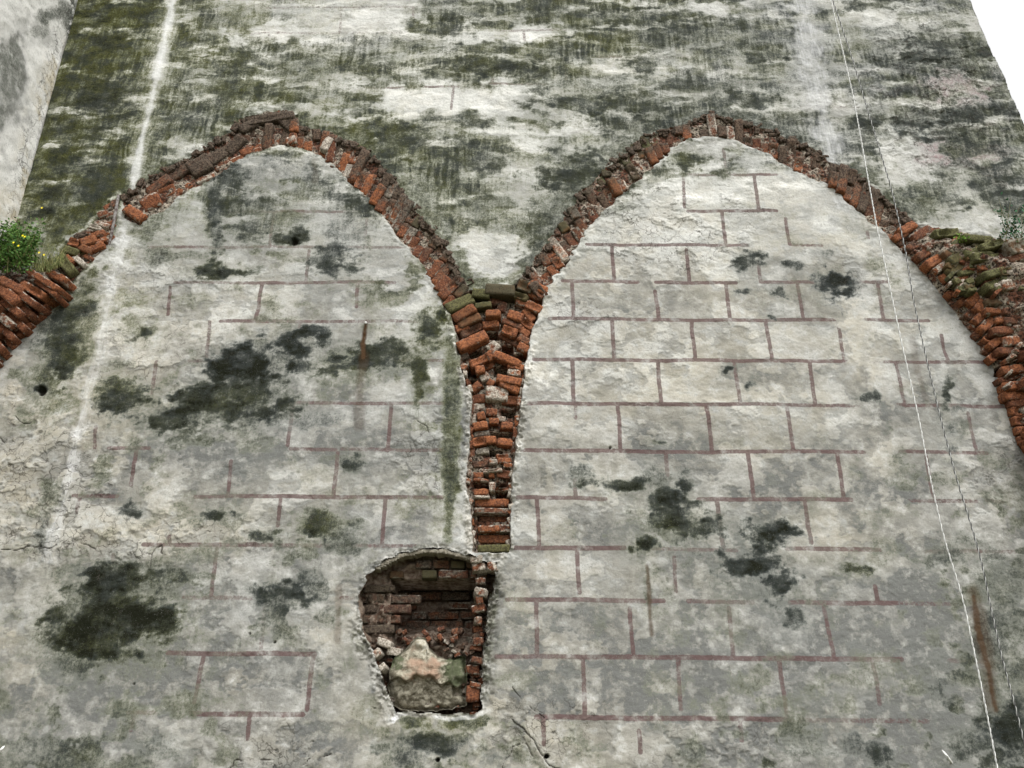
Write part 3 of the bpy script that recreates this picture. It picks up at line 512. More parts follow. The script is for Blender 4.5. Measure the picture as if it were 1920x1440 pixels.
# ------------------------------------------------------------------ bricks
def template(nx, ny, nz):
    vs, fs, key = [], [], {}
    def vid(p):
        kk = tuple(np.round(p, 5))
        if kk not in key: key[kk] = len(vs); vs.append(p)
        return key[kk]
    dims = (nx, ny, nz)
    for ax in range(3):
        a, b = [(1, 2), (2, 0), (0, 1)][ax]
        for sgn in (-1, 1):
            for i in range(dims[a]):
                for j in range(dims[b]):
                    c_ = []
                    for (di, dj) in ((0, 0), (1, 0), (1, 1), (0, 1)):
                        p = [0., 0., 0.]; p[ax] = sgn; p[a] = -1+2*(i+di)/dims[a]; p[b] = -1+2*(j+dj)/dims[b]; c_.append(vid(tuple(p)))
                    fs.append(c_ if sgn > 0 else c_[::-1])
    return np.array(vs), np.array(fs)
TV, TF = template(8, 5, 4)
class Bricks:
    def __init__(s): s.v, s.f, s.a, s.n = [], [], [], 0
    def add(s, c, L, T, Nn, l, t, d, tone=.6, grime=.1, moss=.0, lime=.1, rough=1., grad=None, cav=.22):
        """c: centre of the front face; L,T,Nn unit axes (length, thickness, outward); l,t,d full sizes"""
        p = TV.copy(); r = 1-.012*(np.abs(p[:, [0]])**6*np.abs(p[:, [1]])**6+np.abs(p[:, [0]])**6*np.abs(p[:, [2]])**6+np.abs(p[:, [1]])**6*np.abs(p[:, [2]])**6); q = p*r
        ph = rng.rand(6)*6.28; sx, sy, sz = l/2, t/2, d/2
        w_ = q*np.array([sx, sz, sy])                        # x length, y out (depth), z thickness
        k1 = 60*w_[:, 0]+45*w_[:, 2]; k2 = 38*w_[:, 2]-52*w_[:, 0]+30*w_[:, 1]
        am = .0022*rough
        w_ += am*np.stack([np.sin(k2+ph[0])+.6*np.sin(2.1*k1+ph[1]), np.sin(k1+ph[2])+.8*np.sin(2.3*k2+ph[3])+.5*rng.randn(len(k1)), .8*np.sin(k1*1.3+ph[4])+.5*np.sin(2*k2+ph[5])], 1)*np.array([.8, 1.1, .45])
        for _ in range(rng.randint(1, 5)):                   # broken corners: cut by a random plane
            nn = np.array([rng.choice([-1, 1])*rng.uniform(.4, 1), rng.uniform(.3, 1), rng.choice([-1, 1])*rng.uniform(.2, 1)]); nn /= np.linalg.norm(nn)
            ext = abs(nn[0])*sx+abs(nn[1])*sz+abs(nn[2])*sy; off = ext*rng.uniform(.86, 1.03); dd = w_@nn-off; w_ -= np.clip(dd, 0, None)[:, None]*nn
        if rng.rand() < cav and l > .07:                     # a hollow knocked into the face
            fm = (TV[:, 1] > .99)*np.clip(1.15-np.abs(TV[:, 0]-rng.uniform(-.4, .4))*rng.uniform(1., 1.8), 0, 1)*np.clip(1.3-1.6*np.abs(TV[:, 2]), 0, 1)
            w_[:, 1] -= np.clip(fm*1.6, 0, 1)*rng.uniform(.015, .045)
        M_ = np.array([L, Nn, T]); ctr = np.array(c)-np.array(Nn)*d/2
        s.v.append(w_@M_+ctr); s.f.append(TF+s.n); s.n += len(w_)
        a = np.tile([tone, grime, moss, lime], (len(w_), 1)).astype(float)
        if grad is not None: a[:, 1] = np.clip(a[:, 1]+grad*q[:, 0], 0, 1)
        a[:, 3] = a[:, 3]+.05+.34*(np.abs(q[:, 2]) > .9)*(rng.rand(len(a)) < .6)-.04; a[:, 0] = np.clip(a[:, 0]+rng.uniform(-.12, .12, len(a)), 0, 1)
        s.a.append(a)
    def px(s, cx, cy, l, t, ang, d=-.03, tone=None, grime=.1, moss=0., lime=.12, depth=.13, tilt=0., grad=None, rough=1.):
        a = rad(ang); tx, tz = P(np.array([cx, cx+l/2*math.cos(a), cx-l/2*math.cos(a), cx-t/2*math.sin(a), cx+t/2*math.sin(a)]), np.array([cy, cy-l/2*math.sin(a), cy+l/2*math.sin(a), cy-t/2*math.cos(a), cy+t/2*math.cos(a)]), d)
        Lv = np.array([tx[1]-tx[2], 0, tz[1]-tz[2]]); ln = np.linalg.norm(Lv); Lv /= ln
        Tv = np.array([-Lv[2], 0, Lv[0]]); th = np.hypot(tx[3]-tx[4], tz[3]-tz[4])*1.06; ln *= 1.04
        Nv = np.array([0, -1., 0]); e = rng.randn(3)*.07; Nv = Nv+e*[1, 0, 1]+np.array([0, 0, -tilt]); Nv /= np.linalg.norm(Nv)
        Lv -= Nv*(Lv@Nv); Lv /= np.linalg.norm(Lv); Tv = np.cross(Nv, Lv); Tv *= np.sign(Tv[2]*Lv[0]+1e-9) if abs(Lv[0]) > .2 else 1
        s.add((tx[0], WY-d, tz[0]), Lv, Tv, Nv, ln, th, depth, rng.uniform(.25, .95) if tone is None else tone, grime, moss, lime, rough, grad)
    def build(s, name, parent): return mesh_obj(name, np.concatenate(s.v), np.concatenate(s.f), M_BR, parent, {'bk': np.concatenate(s.a)}, smooth=False)

def resample(pl, n):
    x, z = P(np.array([p[0] for p in pl], float), np.array([p[1] for p in pl], float)); s = np.concatenate([[0], np.cumsum(np.hypot(np.diff(x), np.diff(z)))])
    t = np.linspace(0, s[-1], n); return np.interp(t, s, x), np.interp(t, s, z), s[-1]
def arch_bricks(B, outer, inner, profile, skip=()):
    _, _, L_ = resample(inner, 10); _, _, L2 = resample(outer, 10); n = int((L_+L2)/2/.078)
    ox, oz, _ = resample(outer, n+1); ix, iz, _ = resample(inner, n+1)
    for i in range(n):
        u = (i+.5)/n; a = np.array([(ox[i]+ox[i+1])/2, (oz[i]+oz[i+1])/2]); b = np.array([(ix[i]+ix[i+1])/2, (iz[i]+iz[i+1])/2])
        if any(s0 < u < s1 for s0, s1 in skip): continue
        r = a-b; wd = np.linalg.norm(r); r /= wd; step = min(np.hypot(ox[i+1]-ox[i], oz[i+1]-oz[i])*.4+np.hypot(ix[i+1]-ix[i], iz[i+1]-iz[i])*.6, .09)
        ang = rng.uniform(-.07, .07); r = np.array([r[0]*math.cos(ang)-r[1]*math.sin(ang), r[0]*math.sin(ang)+r[1]*math.cos(ang)])
        grime, moss, lime = profile(u)
        segs = [(0., 1.)] if rng.rand() < .3 else ([(0., rng.uniform(.42, .66))]+[(1, 1)])
        if len(segs) == 2: segs[1] = (segs[0][1], 1.)
        for (s0, s1) in segs:
            if rng.rand() < .07: continue
            out = (s0+s1)/2
            c = b+ (a-b)*out; l = wd*(s1-s0)-.010; th = step*rng.uniform(.82, .97); d = rng.uniform(-.026, .016)-.01*(out > .6)+(.0 if rng.rand() < .85 else .03); kind = rng.rand(); g_x = .5 if kind < .18 else 0; l_x = .35 if kind > .88 else 0
            Nv = np.array([rng.uniform(-.10, .10), -1., rng.uniform(-.2, .04)]); Nv /= np.linalg.norm(Nv)
            Lv = np.array([r[0], 0, r[1]]); Lv -= Nv*(Lv@Nv); Lv /= np.linalg.norm(Lv); Tv = np.cross(Nv, Lv)
            B.add((c[0], WY-d, c[1]), Lv, Tv, Nv, l, th, .13, rng.uniform(.2, .95), np.clip(grime+.13+g_x+.55*max(out-.40, 0)*1.7+rng.uniform(-.12, .15), 0, 1), np.clip(moss*(.4+out)+rng.uniform(-.15, .1), 0, 1), lime+l_x+rng.uniform(-.05, .12), 1., .25)
    # crumbled upper fringe
    for i in range(int(n*3.6)):
        u = rng.rand(); j = min(int(u*n), n-1); c = np.array([ox[j]+(ox[j+1]-ox[j])*rng.rand(), oz[j]+(oz[j+1]-oz[j])*rng.rand()])
        r = np.array([ox[j]-ix[j], oz[j]-iz[j]]); r /= np.linalg.norm(r); c = c-r*rng.uniform(.0, .04); an = rng.uniform(0, 3.14); sz = rng.uniform(.03, .085)
        grime, moss, lime = profile(u)
        B.add((c[0], WY-rng.uniform(-.012, .016), c[1]), np.array([math.cos(an), 0, math.sin(an)]), np.array([math.sin(an), 0, -math.cos(an)]), np.array([0, -1., 0]), sz, sz*rng.uniform(.3, .7), .07, rng.uniform(0, .5), rng.uniform(.7, 1), moss*rng.uniform(.3, 1.), rng.uniform(0, .3), 1.3)

# left arch
a1 = sheet(2, 'brick_arch', wall); tag(a1, 'left brick arch scar running from the white stripe over to the pier')
B = Bricks()
def prof(u):
    if u < .40: return .55, .1, .12
    if u < .62: return .12, .0, .22
    if u < .8: return .28, .15, .16
    return .15, .35, .16
arch_bricks(B, L_OUT, L_IN, prof, skip=((.0, .335),))
for b in [(296,346,52,15,30,.0,.45,.5,0,.1),(300,364,60,15,24,-.01,.6,.2,0,.2),(318,352,30,20,30,-.04,.3,.6,0,.05),(336,322,50,15,27,.0,.3,.7,0,.15),(350,338,70,20,26,-.05,.4,.45,0,.0),(340,356,44,11,26,-.02,.6,.2,0,.3),(385,333,36,10,20,-.01,.5,.2,0,.5),
          (372,303,46,15,30,.01,.25,.75,0,.2),(394,318,50,17,30,-.04,.3,.6,0,.05),(410,290,50,17,32,.0,.2,.8,0,.15),(424,304,50,13,30,-.02,.45,.4,0,.2),(440,270,40,18,40,.01,.2,.8,0,.1),(452,284,44,14,28,-.03,.5,.3,0,.1),(440,300,34,9,22,-.01,.6,.1,0,.4),
          (505,220,90,13,8,.03,.1,.9,.2,.1),(470,232,44,14,30,.02,.1,.9,.1,.05),(540,232,30,16,-40,.02,.15,.85,0,.05),(478,248,40,14,14,-.02,.3,.6,0,0),(527,248,50,15,8,-.03,.4,.5,0,0),(500,262,40,12,9,-.03,.5,.3,0,0),(455,262,24,16,50,-.01,.3,.5,0,.1),(505,276,60,7,14,-.01,.6,.1,0,.4),
          (251,398,38,17,-32,.03,.85,.1,0,.2),(282,378,36,22,25,0,.6,.2,0,.3),(505,240,92,26,10,-.03,.35,.55,0,.05),(470,255,60,18,8,-.045,.3,.7,0,0),(520,262,70,15,6,-.02,.5,.2,0,.1),(478,277,56,13,24,-.01,.55,.2,0,.15),
          (340,335,90,17,27,-.05,.35,.45,0,.05),(375,312,40,20,28,.02,.2,.8,0,.1),(545,262,20,12,10,.02,.6,.1,0,.5),(612,268,26,12,60,.03,.5,.1,0,.9)]:
    B.px(b[0], b[1], b[2], b[3], b[4], b[5], b[6], b[7], b[8], b[9])
B.build('brickwork', a1)
# right arch
a2 = sheet(3, 'brick_arch', wall); tag(a2, 'right brick arch scar crossing behind the two hanging ropes')
B = Bricks()
def prof(u):
    if u < .13: return .08, .25, .2
    if u < .22: return .25, .45, .15
    if u < .42: return .38, .55, .10
    if u < .52: return .30, .12, .2
    if u < .75: return .22, .08, .15
    return .5, .10, .15
arch_bricks(B, R_OUT, R_IN, prof, skip=((.735, .765),))
B.build('brickwork', a2)
# pier
a3 = sheet(4, 'brick_pier', wall); tag(a3, 'narrow recessed shaft of broken brick where both arches meet above the niche')
B = Bricks()
# cx, cy, length, thickness, angle, depth, tone, grime, moss, lime
PB = [(854,543,34,15,30,.0,.85,.05,.1,.15),(862,567,52,18,25,.03,.5,.2,.95,.1),(870,586,46,15,28,.02,.7,.1,.45,.1),(880,600,44,13,22,0,.5,.2,.55,.1),(866,613,26,13,20,-.02,.75,.1,.2,.1),(884,619,44,11,27,-.03,.3,.5,.4,.1),
 (886,637,58,17,27,.03,.9,.0,0,.05),(866,668,26,12,25,-.03,.3,.5,.3,.1),(902,674,42,13,25,-.02,.9,.05,0,.1),(872,642,14,12,20,-.03,.6,.2,0,.1),(937,542,54,18,-3,.05,.2,.4,.6,.05),(902,549,32,14,-5,.04,.3,.2,.95,.05),
 (930,560,28,20,-1,-.03,.25,.3,.1,.1),(906,571,30,9,6,.02,.4,.2,.8,.1),(924,586,27,12,0,.03,.8,.1,.4,.1),(941,574,18,16,80,-.03,.25,.3,0,.2),(972,553,34,11,-20,.02,.4,.3,.75,.1),(985,535,28,18,-20,.03,.4,.2,.6,.3),
 (1010,538,38,14,-25,.03,.9,.0,0,.1),(1008,554,34,11,-22,.0,.85,.1,0,.15),(978,566,22,11,-18,0,.7,.1,.1,.3),(1001,574,30,14,-24,.03,.85,.1,.3,.15),(966,591,28,15,-20,.02,.85,.05,.1,.05),(992,590,26,13,-50,.0,.75,.15,.1,.1),
 (990,607,26,13,-38,.0,.75,.15,.1,.1),(960,606,38,9,-22,0,.45,.3,.2,.1),(956,620,28,15,-18,.0,.85,.05,0,.1),(982,621,24,12,-35,-.01,.7,.1,.1,.1),(983,636,26,12,-30,.0,.8,.1,0,.15),(920,607,30,12,8,-.02,.75,.15,.1,.1),
 (958,634,44,16,-30,-.05,.35,.1,0,.05),(982,651,22,13,-28,-.0,.85,.05,0,.15),(925,649,20,18,40,-.02,.4,.1,.3,.9),(921,665,18,16,-60,.0,.8,.05,0,.3),(951,672,52,13,-20,.02,.92,.0,0,.05),(900,692,17,13,10,.02,.9,.0,0,.1),
 (967,686,30,11,-14,.0,.85,.05,0,.1),(964,698,24,10,-10,0,.8,.05,0,.6),(914,684,24,12,15,-.05,.6,.2,0,.2),(954,711,46,13,-12,.02,.85,.0,0,.05),(956,724,38,13,-24,.01,.95,.0,0,.05),(920,717,12,11,-30,.0,.75,.0,0,.1),(908,706,16,14,20,-.02,.5,.1,0,.85),
 (891,725,22,12,38,-.01,.6,.1,0,.1),(932,737,40,24,-3,.0,.5,.05,.25,1.),(957,750,32,15,-4,-.03,.45,.1,0,.05),(896,748,28,15,5,-.04,.35,.25,0,.1),(896,762,24,12,2,-.05,.4,.2,.1,.7),(922,772,20,12,0,-.02,.5,.1,0,.15),
 (902,779,15,13,12,.0,.8,0,0,.1),(926,789,17,10,0,.0,.85,0,0,.1),(900,797,27,13,10,.0,.85,0,0,.1),(950,797,22,12,-2,.0,.75,.05,0,.1),(970,789,11,19,0,-.01,.8,.05,0,.1),(886,785,14,20,5,-.04,.4,.2,0,.7),(940,785,14,9,-10,-.03,.4,.1,0,.9),
 (967,812,9,22,0,-.02,.5,.1,0,.4),(898,827,26,15,10,.0,.85,.02,0,.05),(920,824,20,13,0,.01,.95,0,0,.05),(946,828,28,13,-8,.0,.92,0,0,.05),(903,812,28,8,8,-.04,.4,.2,0,.6),(885,845,10,24,-5,-.02,.4,.3,0,.3),(904,845,24,10,5,-.03,.5,.1,.1,.9),
 (942,856,22,9,0,-.02,.6,.1,0,.3),(963,840,9,22,0,-.03,.4,.2,0,.5),(900,870,30,11,7,-.05,.3,.3,0,.1),(925,865,16,8,0,-.02,.5,.1,0,.7),(945,863,28,8,0,-.02,.75,.05,0,.3),(952,872,16,8,-5,-.01,.75,.05,0,.4),(897,890,18,9,0,-.03,.7,.1,0,.2),
 (922,890,10,9,0,-.03,.85,0,0,.1),(945,888,26,14,-10,-.02,.3,.3,.3,.2),(902,899,28,5,-2,-.01,.5,.1,0,.3),(924,881,34,5,4,.0,.5,.1,0,.85),(902,922,28,11,0,-.03,.85,.0,0,.1),(941,917,24,5,0,-.01,.4,.2,0,.4),(922,912,10,16,0,.0,.5,0,0,1.),
 (903,931,30,4,-2,.0,.5,0,0,.9),(922,942,62,13,0,-.04,.8,.0,0,.08),(922,957,64,9,0,.0,.25,.15,0,.45),(928,973,56,12,0,-.09,.45,.25,0,.02),(915,991,40,11,0,.0,.85,.05,0,.2),(947,990,22,13,0,-.01,.3,.2,.1,.5),(926,1010,60,14,0,-.06,.6,.1,0,.02),(925,1028,58,13,0,.01,.4,.15,.9,.1)]
for b in PB: B.px(*b[:5], b[5]*.9-.012, tone=b[6], grime=b[7]+rng.choice([0, 0, .12, .3]), moss=b[8]*.85, lime=min(b[9], .62), rough=.85)
for yy in np.arange(690, 1020, 13):                # rough brick ends lining both edges
    for ed, sg in ((PIER_L, 1), (PIER_R[::-1], -1)):
        if rng.rand() < .75:
            ex = np.interp(yy, [p[1] for p in ed], [p[0] for p in ed]); B.px(ex+sg*2, yy+rng.uniform(-4, 4), rng.uniform(6, 12), rng.uniform(8, 15), rng.uniform(-30, 30), rng.uniform(-.05, -.01), None, .15, 0, rng.choice([.1, .5, .9]), .1)
B.build('brickwork', a3)
# left vault stub
a4 = sheet(1, 'vault_stub', wall); tag(a4, 'brick stub of a vault in the left corner under the green plant')
B = Bricks()
def edge_rows(B, inner, n, width, d0, d1, angoff, prof_, xr):
    ix, iz, L_ = resample(inner, n+1)
SB_ = [(20,533,46,15,-26,.22,.5,.2,0,.1),(80,524,64,11,-32,.20,.7,.05,0,.3),(104,516,36,12,-24,.15,.7,.05,0,.4),(58,541,42,14,-30,.2,.8,.1,0,.2),(84,537,46,10,-36,.17,.6,.2,0,.2),(12,550,44,20,-40,.22,.6,.2,0,.2),(44,556,50,13,-36,.2,.45,.3,0,.3),
 (104,541,24,12,-45,.09,.5,.25,0,.1),(88,552,26,12,-48,.09,.5,.25,0,.1),(74,563,26,12,-48,.10,.5,.2,0,.1),(20,575,44,15,-40,.18,.45,.3,.2,.2),(46,578,34,14,-45,.14,.4,.3,0,.3),(62,582,26,13,-48,.08,.5,.2,0,.2),(28,600,44,14,-44,.12,.55,.2,0,.2),(4,596,40,15,-40,.16,.4,.3,.1,.5),
 (46,600,26,12,-50,.07,.5,.2,0,.2),(8,618,40,14,-46,.12,.45,.2,0,.2),(30,618,26,12,-52,.06,.5,.2,0,.1),(-10,640,40,14,-48,.12,.5,.2,0,.2),(14,636,28,13,-55,.06,.5,.3,0,.2),(0,654,28,13,-56,.05,.4,.3,0,.3),(-16,668,32,14,-56,.08,.4,.3,0,.3),(-34,690,40,16,-58,.1,.4,.3,0,.3),(-40,650,50,20,-45,.16,.4,.3,.2,.2),
 (-30,560,50,18,-35,.24,.4,.3,.2,.2),(-35,600,50,18,-38,.2,.4,.3,.1,.2),(-60,720,40,18,-60,.12,.4,.3,.1,.2),
 (137,453,19,13,-10,.05,.9,.0,0,.15),(165,450,30,14,18,.05,.8,.0,.35,.1),(182,438,26,9,20,.04,.8,.1,0,.2),(200,444,20,14,45,.03,.85,.1,0,.1),(181,462,26,10,20,.04,.85,.05,.1,.1),(160,466,22,11,-20,.05,.7,.1,.4,.1),(131,469,26,12,-20,.06,.5,.2,.85,.1),(121,493,38,19,-52,.08,.5,.1,.95,.1),
 (128,484,20,10,-40,.06,.8,.1,.1,.2),(147,487,26,10,-42,.05,.4,.1,.1,.8),(150,470,22,10,10,.03,.5,.2,.6,.2),(192,400,20,9,20,.02,.5,.3,0,.4),(191,420,26,8,-15,.03,.6,.2,0,.6),(172,436,22,8,-12,.03,.4,.4,0,.5),(204,386,20,9,30,.01,.5,.3,0,.3),(204,402,16,10,20,.01,.4,.4,0,.4),(207,420,14,12,30,.02,.6,.3,0,.2),
 (178,425,20,7,-10,.04,.5,.2,0,.7),(150,440,26,9,20,.02,.2,.8,0,.2),(140,475,14,9,40,.04,.6,.3,.3,.3),(165,482,18,8,-30,.03,.5,.3,.3,.2),(186,452,14,9,0,.04,.8,.1,0,.4),(212,380,10,14,0,.01,.3,.6,0,.2)]
for b in SB_: B.px(*b[:6], tone=b[6], grime=b[7], moss=b[8], lime=b[9], depth=.2)
B.build('brickwork', a4)
# right vault stub
a5 = sheet(5, 'vault_stub', wall); tag(a5, 'moss covered brick stub of a vault at the right edge')
B = Bricks()
SR_ = [(1702,426,34,14,30,.05,.8,.2,0,.2),(1690,440,30,12,32,.04,.7,.2,0,.1),(1730,436,40,15,30,.06,.3,.35,.1,.3),(1718,456,36,14,30,.06,.3,.5,0,.1),(1757,452,48,12,30,.1,.25,.2,.1,.5),(1742,470,44,14,30,.09,.35,.3,0,.1),(1757,486,40,16,30,.1,.9,.0,0,.1),(1786,470,34,14,25,.14,.4,.2,.5,.4),
 (1770,497,38,12,30,.1,.75,.1,0,.5),(1799,481,34,15,25,.16,.4,.2,.7,.3),(1806,495,58,14,28,.14,.4,.1,.65,.45),(1782,514,34,16,30,.09,.85,.05,0,.1),(1777,435,44,13,5,.14,.3,.2,.85,.0),(1836,446,58,10,-3,.22,.3,.2,.95,0),(1862,457,40,12,15,.25,.3,.2,.95,0),(1829,471,36,13,10,.2,.3,.1,.95,0),(1846,479,38,14,8,.24,.3,.1,1.,0),
 (1817,524,34,15,10,.14,.95,.0,0,.1),(1867,510,40,12,15,.26,.3,.2,.9,.1),(1891,508,26,12,5,.27,.4,.2,.6,.1),(1867,531,36,14,22,.22,.3,.1,1.,0),(1899,532,38,16,5,.25,.6,.2,.1,.5),(1817,509,34,8,10,.16,.3,.2,.8,.1),(1911,460,34,24,10,.3,.2,.2,.5,.5),(1911,481,34,13,15,.28,.2,.3,.4,.4),(1800,527,26,12,30,.1,.4,.3,.3,.2),
 (1789,546,24,13,35,.06,.7,.1,0,.1),(1811,560,22,14,38,.09,.5,.3,0,.1),(1826,560,24,17,45,.12,.9,.05,0,.1),(1840,572,22,17,50,.13,.85,.05,0,.1),(1869,564,38,11,2,.18,.2,.4,.5,.2),(1902,564,28,11,2,.2,.3,.5,.2,.1),(1808,578,18,13,45,.05,.4,.2,.5,.4),(1822,587,20,15,50,.08,.3,.5,0,.1),(1838,594,22,15,45,.11,.75,.1,0,.1),
 (1867,582,36,10,3,.16,.6,.2,0,.3),(1896,582,26,10,2,.18,.4,.4,0,.2),(1852,607,30,15,40,.12,.9,.0,0,.1),(1877,599,20,10,5,.15,.8,.1,0,.2),(1900,600,30,12,2,.17,.25,.4,0,.1),(1829,611,15,18,60,.05,.4,.2,.2,.3),(1837,623,22,14,35,.06,.3,.4,0,.1),(1893,618,62,13,3,.15,.35,.2,0,.1),(1857,630,22,16,45,.1,.7,.1,0,.1),
 (1868,641,26,14,36,.11,.75,.1,0,.1),(1901,638,34,15,5,.15,.65,.1,0,.4),(1896,657,46,12,2,.13,.3,.3,0,.1),(1851,656,12,16,70,.05,.4,.4,0,.2),(1865,667,24,15,38,.08,.65,.1,0,.1),(1845,640,14,14,50,.04,.4,.4,0,.2),(1900,672,30,8,20,.12,.5,.2,0,.3),(1900,691,36,13,4,.12,.8,.05,0,.1),(1893,708,40,9,16,.09,.3,.4,0,.1),
 (1901,722,36,14,4,.1,.75,.05,0,.1),(1903,740,38,14,4,.08,.75,.05,0,.1),(1908,755,30,12,2,.07,.35,.3,0,.1),(1912,770,28,15,0,.06,.7,.1,0,.1),(1917,788,28,14,0,.06,.5,.1,0,.1),(1922,806,28,13,0,.05,.6,.1,0,.1),(1928,824,28,14,0,.05,.6,.1,0,.1)]
for b in SR_: B.px(*b[:6], tone=b[6], grime=b[7], moss=b[8], lime=b[9], depth=.22)
for i in range(150):                                  # the part of the stub beyond the frame, and small rubble
    cx = rng.uniform(1925, 2110); cy = rng.uniform(470, 1100)
    if cy > 770+(cx-1945)*2.6: continue
    B.px(cx, cy, rng.uniform(30, 46), 13, rng.uniform(-5, 12), .12+.18*min(1, (cx-1900)/120)+rng.uniform(-.03, .03), None, .2, .9 if cy < 520 else .05, .2, depth=.2)
for i in range(120):
    cx = rng.uniform(1780, 1925); cy = rng.uniform(448+max(0, (1800-cx)*.3), 545)
    if cy > 470+(cx-1700)*.9: continue
    B.px(cx, cy, rng.uniform(7, 20), rng.uniform(5, 10), rng.uniform(-30, 50), .13+.14*(cx-1780)/140+rng.uniform(-.02, .02), None, rng.uniform(0, .5), rng.choice([.1, .6, .9]), rng.choice([.1, .6]), depth=.08, rough=1.2)
for i in range(25):
    cx = rng.uniform(1790, 1920); cy = rng.uniform(540, 760); 
    if cx < 1790+(cy-540)*.56: continue
    B.px(cx, cy, rng.uniform(5, 12), rng.uniform(4, 8), rng.uniform(-30, 60), .08+.1*(cx-1790)/130, None, .3, 0, .55, depth=.08, rough=1.2)
B.build('brickwork', a5)

# ------------------------------------------------------------------ the niche
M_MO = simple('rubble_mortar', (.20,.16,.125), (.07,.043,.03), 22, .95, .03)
niche = empty('niche', (0, WY, 0)); niche.parent = wall; niche.matrix_parent_inverse = wall.matrix_world.inverted(); niche['label'] = 'deep broken niche with a dark brick lining below the brick pier'
nx_, nz_ = P(np.array([p[0] for p in NICHE], float), np.array([p[1] for p in NICHE], float))
s_ = np.concatenate([[0], np.cumsum(np.hypot(np.diff(np.append(nx_, nx_[0])), np.diff(np.append(nz_, nz_[0]))))])
tt = np.linspace(0, s_[-1], 361)[:-1]; rx_ = np.interp(tt, s_, np.append(nx_, nx_[0])); rz_ = np.interp(tt, s_, np.append(nz_, nz_[0]))
cxn, czn = rx_.mean(), rz_.mean(); vs, fs = [], []
rim_y = -np.array([height_at(cxn+(a_-cxn)*1.04, czn+(b_-czn)*1.03) for a_, b_ in zip(rx_, rz_)])+.012
NR = 30
for j in range(NR+1):
    t = j/NR; dep = (1-min(1, t*4))*rim_y+.72*t
    k_ = 1.045+.02*math.sin(t*3)
    nz2 = fbm(tt*1.0, np.full_like(tt, t*.6), .08, .06, 3, 12)-.5
    x_ = cxn+(rx_-cxn)*(k_+nz2*.30*min(1, t*6)); z_ = czn+(rz_-czn)*(k_+nz2*.22*min(1, t*6))
    vs.append(np.stack([x_, WY+dep+0*x_, z_], 1))
vs = np.concatenate(vs); n = 360
for j in range(NR):
    i = np.arange(n); fs.append(np.stack([j*n+i, (j+1)*n+i, (j+1)*n+(i+1) % n, j*n+(i+1) % n], 1))
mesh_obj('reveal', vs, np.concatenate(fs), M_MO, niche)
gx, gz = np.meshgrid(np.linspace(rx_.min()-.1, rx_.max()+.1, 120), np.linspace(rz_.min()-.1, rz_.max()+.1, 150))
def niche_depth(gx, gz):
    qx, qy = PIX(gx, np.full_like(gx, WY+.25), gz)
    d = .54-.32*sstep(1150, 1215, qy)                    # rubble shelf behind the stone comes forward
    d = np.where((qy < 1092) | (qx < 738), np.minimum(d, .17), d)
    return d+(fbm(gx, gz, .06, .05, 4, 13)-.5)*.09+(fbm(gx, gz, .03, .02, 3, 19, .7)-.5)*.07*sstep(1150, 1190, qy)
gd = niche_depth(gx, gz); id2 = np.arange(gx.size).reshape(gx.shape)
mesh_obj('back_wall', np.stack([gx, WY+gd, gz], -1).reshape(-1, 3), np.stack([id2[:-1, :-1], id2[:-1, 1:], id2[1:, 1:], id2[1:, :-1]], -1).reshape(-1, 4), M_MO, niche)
B = Bricks()
def wall_rows(x0, x1, y0, y1, d, tone, grime, moss, lime, lenpx=26, th=.052, keep=.95, test=None):
    (xa, xb), (za, zb) = P(np.array([x0, x1], float), np.array([y1, y0], float), d)
    z = za; row = 0
    while z < zb:
        x = xa-(row % 2)*.065
        while x < xb:
            l = rng.choice([.115, .23])*rng.uniform(.9, 1.05); c = np.array([[x+l/2], [WY-d], [z]]); qx, qy = PIX(c[0], c[1], c[2])
            ok = rng.rand() < keep and (test is None or test(qx[0], qy[0]))
            if ok: B.add((x+l/2, WY-d+rng.uniform(-.012, .012), z), np.array([1., 0, rng.uniform(-.03, .03)]), np.array([0, 0, 1.]), np.array([0, -1., 0]), l-.012, th*rng.uniform(.9, 1.05), .10, rng.uniform(*tone), rng.uniform(*grime), rng.uniform(*moss), rng.uniform(*lime), 1.)
            x += l
        z += th+.013; row += 1
wall_rows(735, 905, 1075, 1190, -.49, (.2, .6), (.4, .85), (0, .3), (.15, .5), test=lambda x, y: y > 1088)  # niche rows darkened beyond real grime, painting in the shade of the recess
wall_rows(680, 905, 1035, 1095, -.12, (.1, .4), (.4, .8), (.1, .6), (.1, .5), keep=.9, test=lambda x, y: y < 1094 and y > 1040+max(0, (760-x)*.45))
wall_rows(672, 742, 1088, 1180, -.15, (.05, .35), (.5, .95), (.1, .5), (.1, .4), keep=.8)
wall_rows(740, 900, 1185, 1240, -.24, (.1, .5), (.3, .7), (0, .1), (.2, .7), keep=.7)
yy = 1050
while yy < 1335:
    yy += rng.uniform(12, 24)                    # toothed brick jamb on the right
    ex = np.interp(yy, [1050, 1150, 1230, 1335], [908, 900, 893, 893]); B.px(ex+rng.uniform(-7, 5), yy, rng.uniform(16, 34) if yy < 1120 else rng.uniform(10, 24), rng.uniform(8, 15), rng.uniform(-14, 14), rng.uniform(-.06, -.02) if yy < 1130 else rng.uniform(-.16, -.06), rng.uniform(.2, .6), rng.uniform(.2, .6), 0, rng.uniform(.1, .7), depth=.25)
